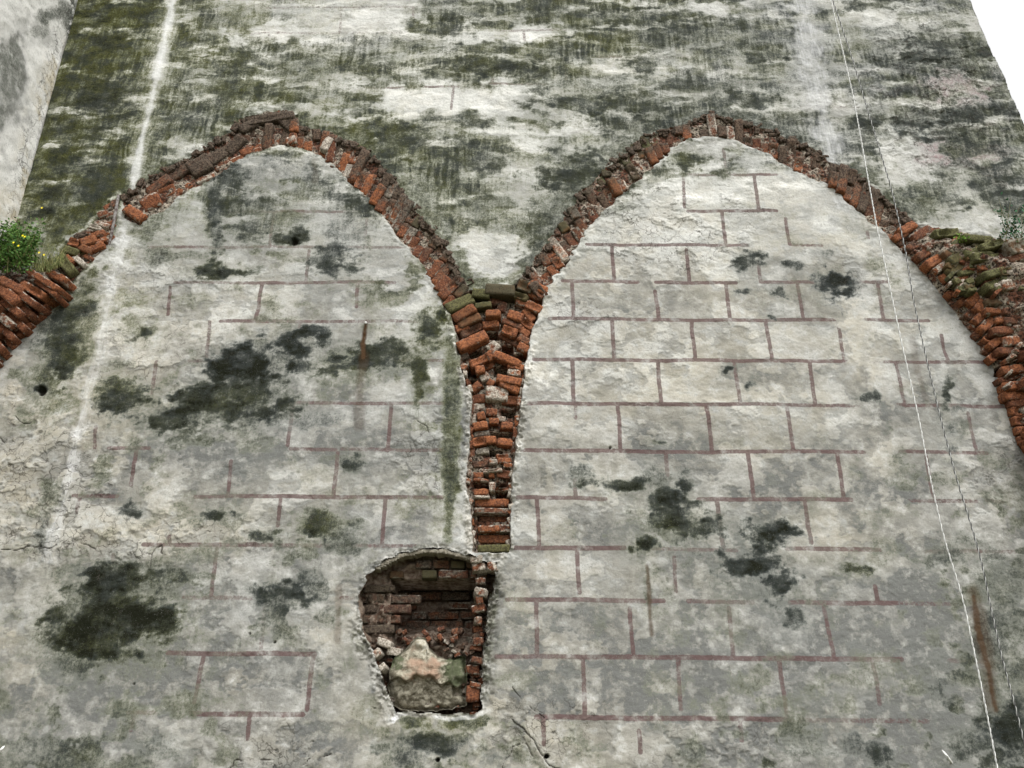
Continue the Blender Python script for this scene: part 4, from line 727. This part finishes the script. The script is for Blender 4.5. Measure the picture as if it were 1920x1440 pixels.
for b in [(893,1048,22,13,0,.0,.35,.1,0,.6),(925,1062,22,14,-8,0,.4,.1,0,.5),(898,1062,24,14,5,-.02,.4,.1,0,.55),(704,1225,14,18,-55,0,.6,0,0,.7),(716,1250,12,14,-60,.0,.5,0,0,.9),(885,1255,26,16,0,-.1,.35,.3,0,.3),(886,1300,24,30,0,-.08,.5,.2,0,.2),(720,1205,26,14,-20,-.05,.4,.1,0,.85),(738,1222,24,14,-10,-.08,.4,.1,0,.8)]:
    B.px(*b[:6], tone=b[6], grime=b[7], moss=b[8], lime=b[9])
for i in range(170):                                    # rubble and mortar lumps around the stone
    cx = rng.uniform(700, 905); cy = rng.uniform(1178, 1330)
    B.px(cx, cy, rng.uniform(5, 15), rng.uniform(4, 10), rng.uniform(-60, 60), -.17+rng.uniform(-.03, .05), rng.uniform(.1, .5), rng.uniform(.1, .7), 0, rng.choice([.2, .4, .6]), depth=.08, rough=1.3)
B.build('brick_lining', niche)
# overhanging skin of plaster and mortar along the top rim
B = Bricks()
for i in range(40):
    t = i/39; px_ = 708+t*190; py_ = np.interp(px_, [700, 745, 790, 830, 870, 900], [1066, 1041, 1031, 1031, 1041, 1047])
    B.px(px_, py_+2, 12, 6, -np.degrees(0)+rng.uniform(-15, 15), -.005, .3, .15, .5, .9, depth=.09, rough=1.)
B.build('broken_lip', niche)

# ------------------------------------------------------------------ the stone lodged in the niche
def stone_mat():
    k = N('mossy_sandstone'); p = k.pos(); n1 = k.noise(p, 7, 5, .6); n2 = k.noise(p, 30, 6, .65); n3 = k.noise(p, 120, 4, .6)
    a = k.attr('tone')
    c = k.mix(k.ss(n2, .42, .58), (.32,.295,.23), (.14,.125,.09)); c = k.mix(k.math('MULTIPLY', a[0], k.ss(n2, .25, .55, .3, .95)), c, (.31,.215,.155))
    c = k.mix(a[1], c, k.mix(k.ss(n2, .4, .6), (.46,.44,.37), (.30,.27,.20))); mo = k.ss(k.math('ADD', a[2], k.math('MULTIPLY', k.math('SUBTRACT', n2, .5), 1.3)), .3, .75)
    c = k.mix(mo, c, k.mix(n3, (.045,.055,.028), (.13,.14,.085))); k.l(c, k.b.inputs['Base Color']); k.b.inputs['Roughness'].default_value = .92
    k.l(k.bump(k.math('ADD', n2, k.math('MULTIPLY', n3, .4)), 1., .012), k.b.inputs['Normal']); return k.m
SP = [(732,1320),(728,1290),(729,1262),(735,1240),(750,1225),(768,1208),(783,1196),(793,1194),(801,1200),(808,1217),(822,1230),(840,1237),(868,1230),(874,1233),(875,1290),(874,1322),(850,1330),(800,1334),(755,1332)]
SPX = np.array(SP, float); NS = 150; NT = 44
q = np.vstack([SPX, SPX[:1]]); sl = np.concatenate([[0], np.cumsum(np.hypot(*np.diff(q, axis=0).T))]); tt = np.linspace(0, sl[-1], NS+1)[:-1]
ex, ey = np.interp(tt, sl, q[:, 0]), np.interp(tt, sl, q[:, 1]); ccx, ccy = 802., 1280.; _o = fbm(tt*.01, tt*0+.3, .12, 1., 4, 33)-.5; ex = ex+_o*12; ey = ey+(fbm(tt*.01, tt*0+.7, .10, 1., 4, 34)-.5)*10
vs, at = [], []
for j in range(NT+1):
    t = j/NT
    # rings run from the back of the stone, round its edge, to the middle of the front
    if t < .3: k_, dd = 1.0, -.26+.20*(t/.3)
    else: u = (t-.3)/.7; k_, dd = 1-u*.995, -.06+.055*math.sin(min(u*7., 1.57))
    px_ = ccx+(ex-ccx)*k_; py_ = ccy+(ey-ccy)*k_
    if t >= .3:
        ln_ = 1280-14*np.exp(-((px_-795)/22)**2)+.10*(px_-800)+4*np.sin(px_/5.); top = sstep(ln_+3, ln_-3, py_); dd = dd+np.zeros_like(px_)-.075+.06*top-.05*(1-top)*(py_-1280)/50-.03*sstep(1250, 1205, py_)                      # broken step: lower block bulges out
        dd -= .05*sstep(845, 851, px_)*sstep(1310, 1300, py_)*sstep(1225, 1236, py_); dd += .035*np.exp(-(((px_-790)/14)**2+((py_-1207)/12)**2))
        dd -= .03*np.exp(-(((px_-782)/9)**2+((py_-1217)/6)**2)); dd -= .05*np.exp(-(((px_-862)/12)**2+((py_-1281)/7)**2))
    else: dd = np.full(NS, dd)
    x_, z_ = [], []
    for a_, b_, c_ in zip(px_, py_, dd): r_ = P(np.array([a_]), np.array([b_]), c_); x_.append(r_[0][0]); z_.append(r_[1][0])
    x_, z_ = np.array(x_), np.array(z_); q_ = fbm(x_, z_, .07, .045, 4, 14, .6)*7; nn = ((np.floor(q_)+np.clip((q_-np.floor(q_))*3, 0, 1))/7-.5)*.075*(t > .28)*(.35+.65*sstep(1262, 1285, py_))+(fbm(x_+z_, z_-x_, .05, .02, 3, 15)-.5)*.02*(t > .28)
    vs.append(np.stack([x_, WY-dd+nn, z_], 1))
    _n1 = (fbm(x_, z_, .05, .05, 3, 35)-.5)*26; _n2 = (fbm(x_, z_, .05, .05, 3, 36)-.5)*22; px_ = px_+_n1; py_ = py_+_n2; pk = np.exp(-(((px_-793)/20)**2+((py_-1210)/16)**4))*.85; or_ = sstep(755, 768, px_)*sstep(832, 818, px_)*sstep(1234, 1242, py_)*sstep(1278, 1268, py_)
    mo = np.clip(.62*sstep(815, 845, px_)*sstep(1300, 1280, py_)+.6*sstep(765, 745, px_)*sstep(1270, 1240, py_)+.12, 0, 1)
    at.append(np.stack([or_+.5*np.exp(-(((px_-782)/9)**2+((py_-1216)/6)**2)), np.clip(pk*1.1-.8*np.exp(-(((px_-781)/8)**2+((py_-1217)/6)**2)), 0, 1), mo*(1-or_)*(1-pk), np.ones_like(px_)], 1))
vs = np.concatenate(vs); at = np.concatenate(at); fs = []
for j in range(NT):
    i = np.arange(NS); fs.append(np.stack([j*NS+i, j*NS+(i+1) % NS, (j+1)*NS+(i+1) % NS, (j+1)*NS+i], 1))
st = mesh_obj('corbel_stone', vs, np.concatenate(fs), stone_mat(), None, {'tone': at}, smooth=False); tag(st, 'broken mossy sandstone corbel with a pale peak sitting inside the niche', 'stone')

# ------------------------------------------------------------------ wall end, back and core
M_RB = simple('rough_render', (.42,.41,.37), (.26,.255,.23), 9, .95, .02)
ez = zs[::6]; ex0 = end_x(ez)+.02*(fbm(ez*0+1, ez, .3, .12, 4, 3)-.5)
v = np.concatenate([np.stack([ex0-.002, np.full_like(ez, WY+.0), ez], 1), np.stack([ex0-.002, np.full_like(ez, WY+1.05), ez], 1)]); n = len(ez)
f = np.array([[i, n+i, n+i+1, i+1] for i in range(n-1)]); mesh_obj('wall_end', v, f, M_RB, wall)
v = [(-4.3, WY+1.05, -.1), (4.2, WY+1.05, -.1), (4.2, WY+1.05, 9.55), (-4.3, WY+1.05, 9.55), (-4.3, WY-.01, 9.56), (4.2, WY-.01, 9.56)]
mesh_obj('wall_back', v, [(0, 3, 2, 1), (3, 4, 5, 2)], M_RB, wall, smooth=False)

# ------------------------------------------------------------------ side wall on the left
ys = np.arange(1.5, WY+.06, .011); zz = np.arange(-.05, 9.6, .014); Y2, Z2 = np.meshgrid(ys, zz)
X2 = corner_x(Z2)-.01+(fbm(Y2, Z2, .5, .5, 4, 16)-.5)*.06+(fbm(Y2, Z2, .07, .06, 4, 17)-.5)*.012
P2x, P2y = PIX(X2, Y2, Z2); nb2 = uni(fbm(Y2, Z2, .2, .25, 5, 18, .6)); z0 = np.zeros_like(X2)
ed = sstep(.30, .0, WY-Y2)
d2 = .10+.0*z0; 
def b2(cx, cy, rx, ry, s): return s*sstep(1.5, .6, np.hypot((P2x-cx)/rx, (P2y-cy)/ry)+(nb2-.5)*.9)
d2 = np.maximum.reduce([.02+.05*nb2, b2(15,150,24,85,.42), b2(105,25,30,20,.55), b2(70,60,16,10,.4), b2(40,40,14,10,.25), b2(128,20,18,60,.6)*(nb2 > .35)])
bare2 = np.clip(.95-.3*nb2, 0, 1); tan2 = np.clip(ed*1.0*sstep(.25, .7, nb2)*sstep(40, 150, P2y)+b2(10,390,40,30,.5), 0, 1)
cq2 = np.clip(ed*1.1+.15, 0, 1); w2 = np.maximum(b2(15,160,32,100,.9), b2(60,60,40,30,.35))
iv = np.arange(X2.size).reshape(X2.shape)
sw = mesh_obj('side_wall', np.stack([X2, Y2, Z2], -1).reshape(-1, 3), np.stack([iv[:-1, :-1], iv[:-1, 1:], iv[1:, 1:], iv[1:, :-1]], -1).reshape(-1, 4), M_PL, None,
     {'stain': np.stack([d2, .25+z0, z0, bare2], -1).reshape(-1, 4), 'tint': np.stack([tan2, z0, cq2, np.clip(w2, 0, 1)], -1).reshape(-1, 4), 'extra': np.stack([z0, z0, z0, z0], -1).reshape(-1, 4)})
xc = float(corner_x(np.array(4.)));  tag(sw, 'pale flaking plaster side wall meeting the stained wall at the left corner', 'wall')
sw.data.materials.append(M_RB)

# ------------------------------------------------------------------ ropes: three twisted strands each
def rope_mesh(name, path, rad_, mat, pitch=.062, strands=2):
    pts = np.array(path); seg = np.concatenate([[0], np.cumsum(np.linalg.norm(np.diff(pts, axis=0), axis=1))]); n = int(seg[-1]/.009)
    t = np.linspace(0, seg[-1], n); c = np.stack([np.interp(t, seg, pts[:, i]) for i in range(3)], 1)
    kern = np.hanning(41); kern /= kern.sum()
    for i in range(3):
        pad = np.pad(c[:, i], 20, mode='reflect', reflect_type='odd'); c[:, i] = np.convolve(pad, kern, 'valid')
    tg = np.gradient(c, axis=0); tg /= np.linalg.norm(tg, axis=1)[:, None]
    e1 = np.cross(tg, [0, 1., 0]); e1 /= np.linalg.norm(e1, axis=1)[:, None]; e2 = np.cross(tg, e1); vs, fs, off, K, cs = [], [], 0, 6, []
    for s in range(strands):
        a = 2*np.pi*(t/pitch+s/strands); ctr = c+(e1*np.cos(a)[:, None]+e2*np.sin(a)[:, None])*rad_*.52
        for k in range(K):
            b = 2*np.pi*k/K; vs.append(ctr+(e1*math.cos(b)+e2*math.sin(b))*rad_*.5)
        idx_ = off+np.arange(n)[None, :]+np.arange(K)[:, None]*n
        for k in range(K):
            a0, a1_ = idx_[k], idx_[(k+1) % K]; fs.append(np.stack([a0[:-1], a0[1:], a1_[1:], a1_[:-1]], 1))
        off += K*n; cs.append(np.full((K*n, 4), float(s)))
    return mesh_obj(name, np.concatenate(vs), np.concatenate(fs), mat, None, {'strand': np.concatenate(cs)})
def rope_path(pp, d):
    o = []
    for i, (x, y) in enumerate(pp):
        dd = d[0]+(d[1]-d[0])*i/(len(pp)-1); r_ = P(np.array([x], float), np.array([y], float), dd); o.append((r_[0][0], WY-dd, r_[1][0]))
    return o
def rope_mat(name, a, b):
    k = N(name); k.l(k.mix(k.attr('strand')[0], a, b), k.b.inputs['Base Color']); k.b.inputs['Roughness'].default_value = .85; return k.m
M_RW = rope_mat('white_rope', (.62,.62,.60), (.36,.36,.35)); M_RG = rope_mat('grey_rope', (.34,.34,.33), (.06,.06,.06))
r1 = rope_mesh('rope', rope_path([(1551,-60),(1558,0),(1600,180),(1643,420),(1665,522),(1690,640),(1722,780),(1745,900),(1770,1010),(1805,1120),(1824,1210),(1843,1300),(1870,1440),(1900,1600)], (.35, .22)), .0054, M_RW)
tag(r1, 'thin white twisted rope hanging to the left of the grey rope', 'rope', 'ropes hanging in front of the wall')
r2 = rope_mesh('rope', rope_path([(1548,-60),(1561,0),(1592,90),(1640,250),(1672,355),(1698,470),(1712,560),(1741,690),(1765,790),(1794,900),(1815,965),(1840,1050),(1858,1140),(1880,1240),(1900,1310),(1920,1390),(1960,1560)], (.36, .12)), .0058, M_RG)
tag(r2, 'thin grey twisted rope hanging to the right of the white rope', 'rope', 'ropes hanging in front of the wall')

# ------------------------------------------------------------------ small iron things
def tube(name, pts, r, mat, parent=None, K=8):
    pts = np.array(pts); n = len(pts); tg = np.gradient(pts, axis=0); tg /= np.linalg.norm(tg, axis=1)[:, None]; up_ = np.array([.13, 1., .07])
    e1 = np.cross(tg, up_); e1 /= np.linalg.norm(e1, axis=1)[:, None]; e2 = np.cross(tg, e1); rr = np.broadcast_to(np.asarray(r, float), (n,)); v, f = [], []
    for i in range(n):
        for k in range(K): b = 2*np.pi*k/K; v.append(pts[i]+(e1[i]*math.cos(b)+e2[i]*math.sin(b))*rr[i])
    for i in range(n-1):
        for k in range(K): f.append((i*K+k, i*K+(k+1) % K, (i+1)*K+(k+1) % K, (i+1)*K+k))
    return mesh_obj(name, v, f, mat, parent)
def W3(px_, py_, d): r_ = P(np.array([px_], float), np.array([py_], float), d); return (r_[0][0], WY-d, r_[1][0])
M_IR = simple('rusty_iron', (.20,.19,.18), (.07,.05,.045), 40, .7, .002); M_BO = simple('pale_metal', (.75,.75,.72), (.5,.5,.48), 60, .4, .001)
o = tube('iron_strap', [W3(222,366,.09), W3(219,385,.1), W3(214,412,.1), W3(209,440,.09), W3(205,458,.08)], [.010,.012,.012,.011,.008], M_IR); tag(o, 'thin dark iron strap standing at the break of the left arch beside the white stripe', 'strap')
nail = empty('nail', W3(686,605,0)); tag(nail, 'small nail with a rust streak running below it on the left panel', 'nail')
tube('shank', [W3(686,605,-.03), W3(686,605,.035)], .006, M_IR, nail); tube('head', [W3(686,605,.034), W3(686,605,.037), W3(686,605,.042), W3(686,605,.043)], [.003,.009,.009,.002], M_BO, nail, 12)
hk = empty('wall_hook', W3(1772,1416,0)); tag(hk, 'small bright metal hook poking from the wall near the bottom right corner', 'hook', 'metal hooks in the wall')
tube('shank', [W3(1786,1432,-.03), W3(1782,1426,.05), W3(1776,1418,.08)], .006, M_BO, hk); tube('tip', [W3(1776,1418,.08), W3(1770,1411,.085), W3(1767,1407,.07)], [.006,.007,.003], M_BO, hk)
hk = empty('wall_hook', W3(2,1405,0)); tag(hk, 'small bright metal hook at the left edge near the bottom corner', 'hook', 'metal hooks in the wall')
tube('shank', [W3(-10,1420,-.03), W3(-4,1412,.05), W3(1,1406,.08)], .006, M_BO, hk); tube('tip', [W3(1,1406,.08), W3(5,1402,.085), W3(8,1399,.07)], [.006,.007,.003], M_BO, hk)

# ------------------------------------------------------------------ plants
def leaf_mat(name, a, b):
    k = N(name); p = k.pos(); n_ = k.noise(p, 30, 3, .6); k.l(k.mix(k.ss(n_, .35, .65), a, b), k.b.inputs['Base Color']); k.b.inputs['Roughness'].default_value = .6
    k.b.inputs['Subsurface Weight'].default_value = 0; return k.m
M_L1 = leaf_mat('fresh_leaf', (.12,.22,.05), (.03,.075,.02)); M_L2 = leaf_mat('blue_green_leaf', (.045,.13,.06), (.02,.06,.03)); M_ST = simple('stem', (.13,.12,.05), (.07,.08,.03), 40)
M_FL = simple('yellow_petal', (.85,.72,.03), (.8,.6,.02), 40, .6, .0); M_GR = leaf_mat('dry_grass', (.24,.23,.10), (.10,.13,.045))
def plant(name, label, stems, mat, leaf, flowers=0, cat='plant'):
    root = stems[0][0]; t = empty(name, root); tag(t, label, cat); lv, lf, sv, sf = [], [], [], []; tips = []
    for base, tip, n_l in stems:
        base = np.array(base); tip = np.array(tip); mid = (base+tip)/2+rng.randn(3)*.03; us = np.linspace(0, 1, 9)[:, None]; c = (1-us)**2*base+2*us*(1-us)*mid+us**2*tip; tips.append(c[-1])
        o_ = len(sv)*1; r0 = .0035
        for i in range(9):
            for k in range(3): b = 2.09*k; sv.append(c[i]+np.array([math.cos(b), math.sin(b), 0])*r0*(1-.7*i/8))
        for i in range(8):
            for k in range(3): sf.append((o_+i*3+k, o_+i*3+(k+1) % 3, o_+(i+1)*3+(k+1) % 3, o_+(i+1)*3+k))
        for _ in range(n_l):
            u = rng.rand()**.8; c0 = (1-u)**2*base+2*u*(1-u)*mid+u*u*tip; d = rng.randn(3); d[2] = d[2]*.6+.3; d /= np.linalg.norm(d); s = leaf*rng.uniform(.6, 1.3); c0 = c0+d*rng.uniform(0, .035)
            sd = np.cross(d, rng.randn(3)); sd /= np.linalg.norm(sd); dn = np.cross(d, sd)*.25; o2 = len(lv)
            lv += [c0, c0+d*s*.5+sd*s*.3+dn*s*.3, c0+d*s, c0+d*s*.5-sd*s*.3+dn*s*.3]; lf.append((o2, o2+1, o2+2, o2+3))
    mesh_obj('stems', sv, sf, M_ST, t); mesh_obj('leaves', lv, lf, mat, t, smooth=False)
    return t, tips
def bush_stems(x0, x1, y0, y1, n, topy, d0=.12, d1=.26, nl=14):
    o = []
    for _ in range(n):
        bx = rng.uniform(x0, x1); d = rng.uniform(d0, d1); o.append((W3(bx, rng.uniform(y0, y1), d), W3(bx+rng.uniform(-26, 30), topy(bx)+rng.uniform(0, 70), d+rng.uniform(-.05, .08)), rng.randint(nl-4, nl+8)))
    return o
topy = lambda x: np.interp(x, [-60, 0, 30, 60, 75, 95, 120], [420, 412, 420, 392, 385, 425, 470])
st_ = bush_stems(-40, 60, 480, 512, 120, topy, nl=46)
t, tips = plant('yellow_flowering_plant', 'bushy green plant with small yellow flowers growing on the left vault stub', st_, M_L1, .024)
for (fx, fy) in [(43,442),(47,444),(26,455),(35,461),(74,474),(83,478),(79,390)]:
    c = np.array(W3(fx, fy, .36)); v, f = [], []
    for k in range(7):
        a = 2*np.pi*k/7; a2 = a+.35; a0 = a-.35; o2 = len(v)
        v += [c, c+np.array([math.cos(a0)*.006, -.003, math.sin(a0)*.006]), c+np.array([math.cos(a)*.010, -.004, math.sin(a)*.010]), c+np.array([math.cos(a2)*.006, -.003, math.sin(a2)*.006])]; f.append((o2, o2+1, o2+2, o2+3))
    mesh_obj('flower', v, f, M_FL, t, smooth=False)
# grass tuft
v, f = [], []
for _ in range(260):
    bx = rng.uniform(62, 118); b = np.array(W3(bx, 506-max(0, bx-95)*.6+rng.uniform(-6, 6), rng.uniform(.08, .22))); tp = np.array(W3(bx+rng.uniform(-22, 24), rng.uniform(452, 500), rng.uniform(.12, .3))); mid = (b+tp)/2+np.array([0, -.02, .03]); o2 = len(v)
    for i in range(5):
        u = i/4; c = (1-u)**2*b+2*u*(1-u)*mid+u*u*tp; wv = np.array([.0016*(1-u)+.0003, 0, 0]); v += [c-wv, c+wv]
    for i in range(4): f.append((o2+i*2, o2+i*2+1, o2+i*2+3, o2+i*2+2))
g = mesh_obj('grass_tuft', v, f, M_GR, None, smooth=False); tag(g, 'dry grass tuft hanging beside the yellow flowered plant', 'grass', kind='stuff')
# right plants
st_ = [(W3(rng.uniform(1872, 1925), rng.uniform(440, 456), rng.uniform(.24, .32)), W3(x + rng.uniform(-6, 6), y, rng.uniform(.26, .36)), nl) for x, y, nl in
       [(1878,368,20),(1884,385,18),(1874,400,16),(1900,400,22),(1912,385,26),(1918,372,24),(1892,425,18),(1905,430,26),(1915,415,26),(1925,395,26),(1882,410,14),(1926,430,26),(1896,438,20),(1935,380,26),(1945,400,30),(1895,372,12)]]
plant('ivy_leaved_weed', 'leafy blue green weed growing over the right vault stub at the right edge', st_, M_L2, .022)
st_ = [(W3(1802,452,.2), W3(x, y, .26), 12) for x, y in [(1796,443),(1802,440),(1808,444),(1799,448),(1812,450)]]
plant('small_fern', 'tiny bright green fern between mossy bricks of the right vault stub', st_, leaf_mat('bright_leaf', (.16,.30,.04), (.08,.17,.02)), .016)

# ------------------------------------------------------------------ ground
gk = N('ground_gravel'); p = gk.pos(); n_ = gk.noise(p, 3, 8, .7); gk.l(gk.mix(gk.ss(n_, .4, .6), (.16,.14,.10), (.07,.09,.035)), gk.b.inputs['Base Color']); gk.b.inputs['Roughness'].default_value = .95; gk.l(gk.bump(n_, .8, .05), gk.b.inputs['Normal'])
gg = mesh_obj('ground', [(-1500,-1500,0),(1500,-1500,0),(1500,1500,0),(-1500,1500,0)], [(0,1,2,3)], gk.m, smooth=False); tag(gg, kind='structure')
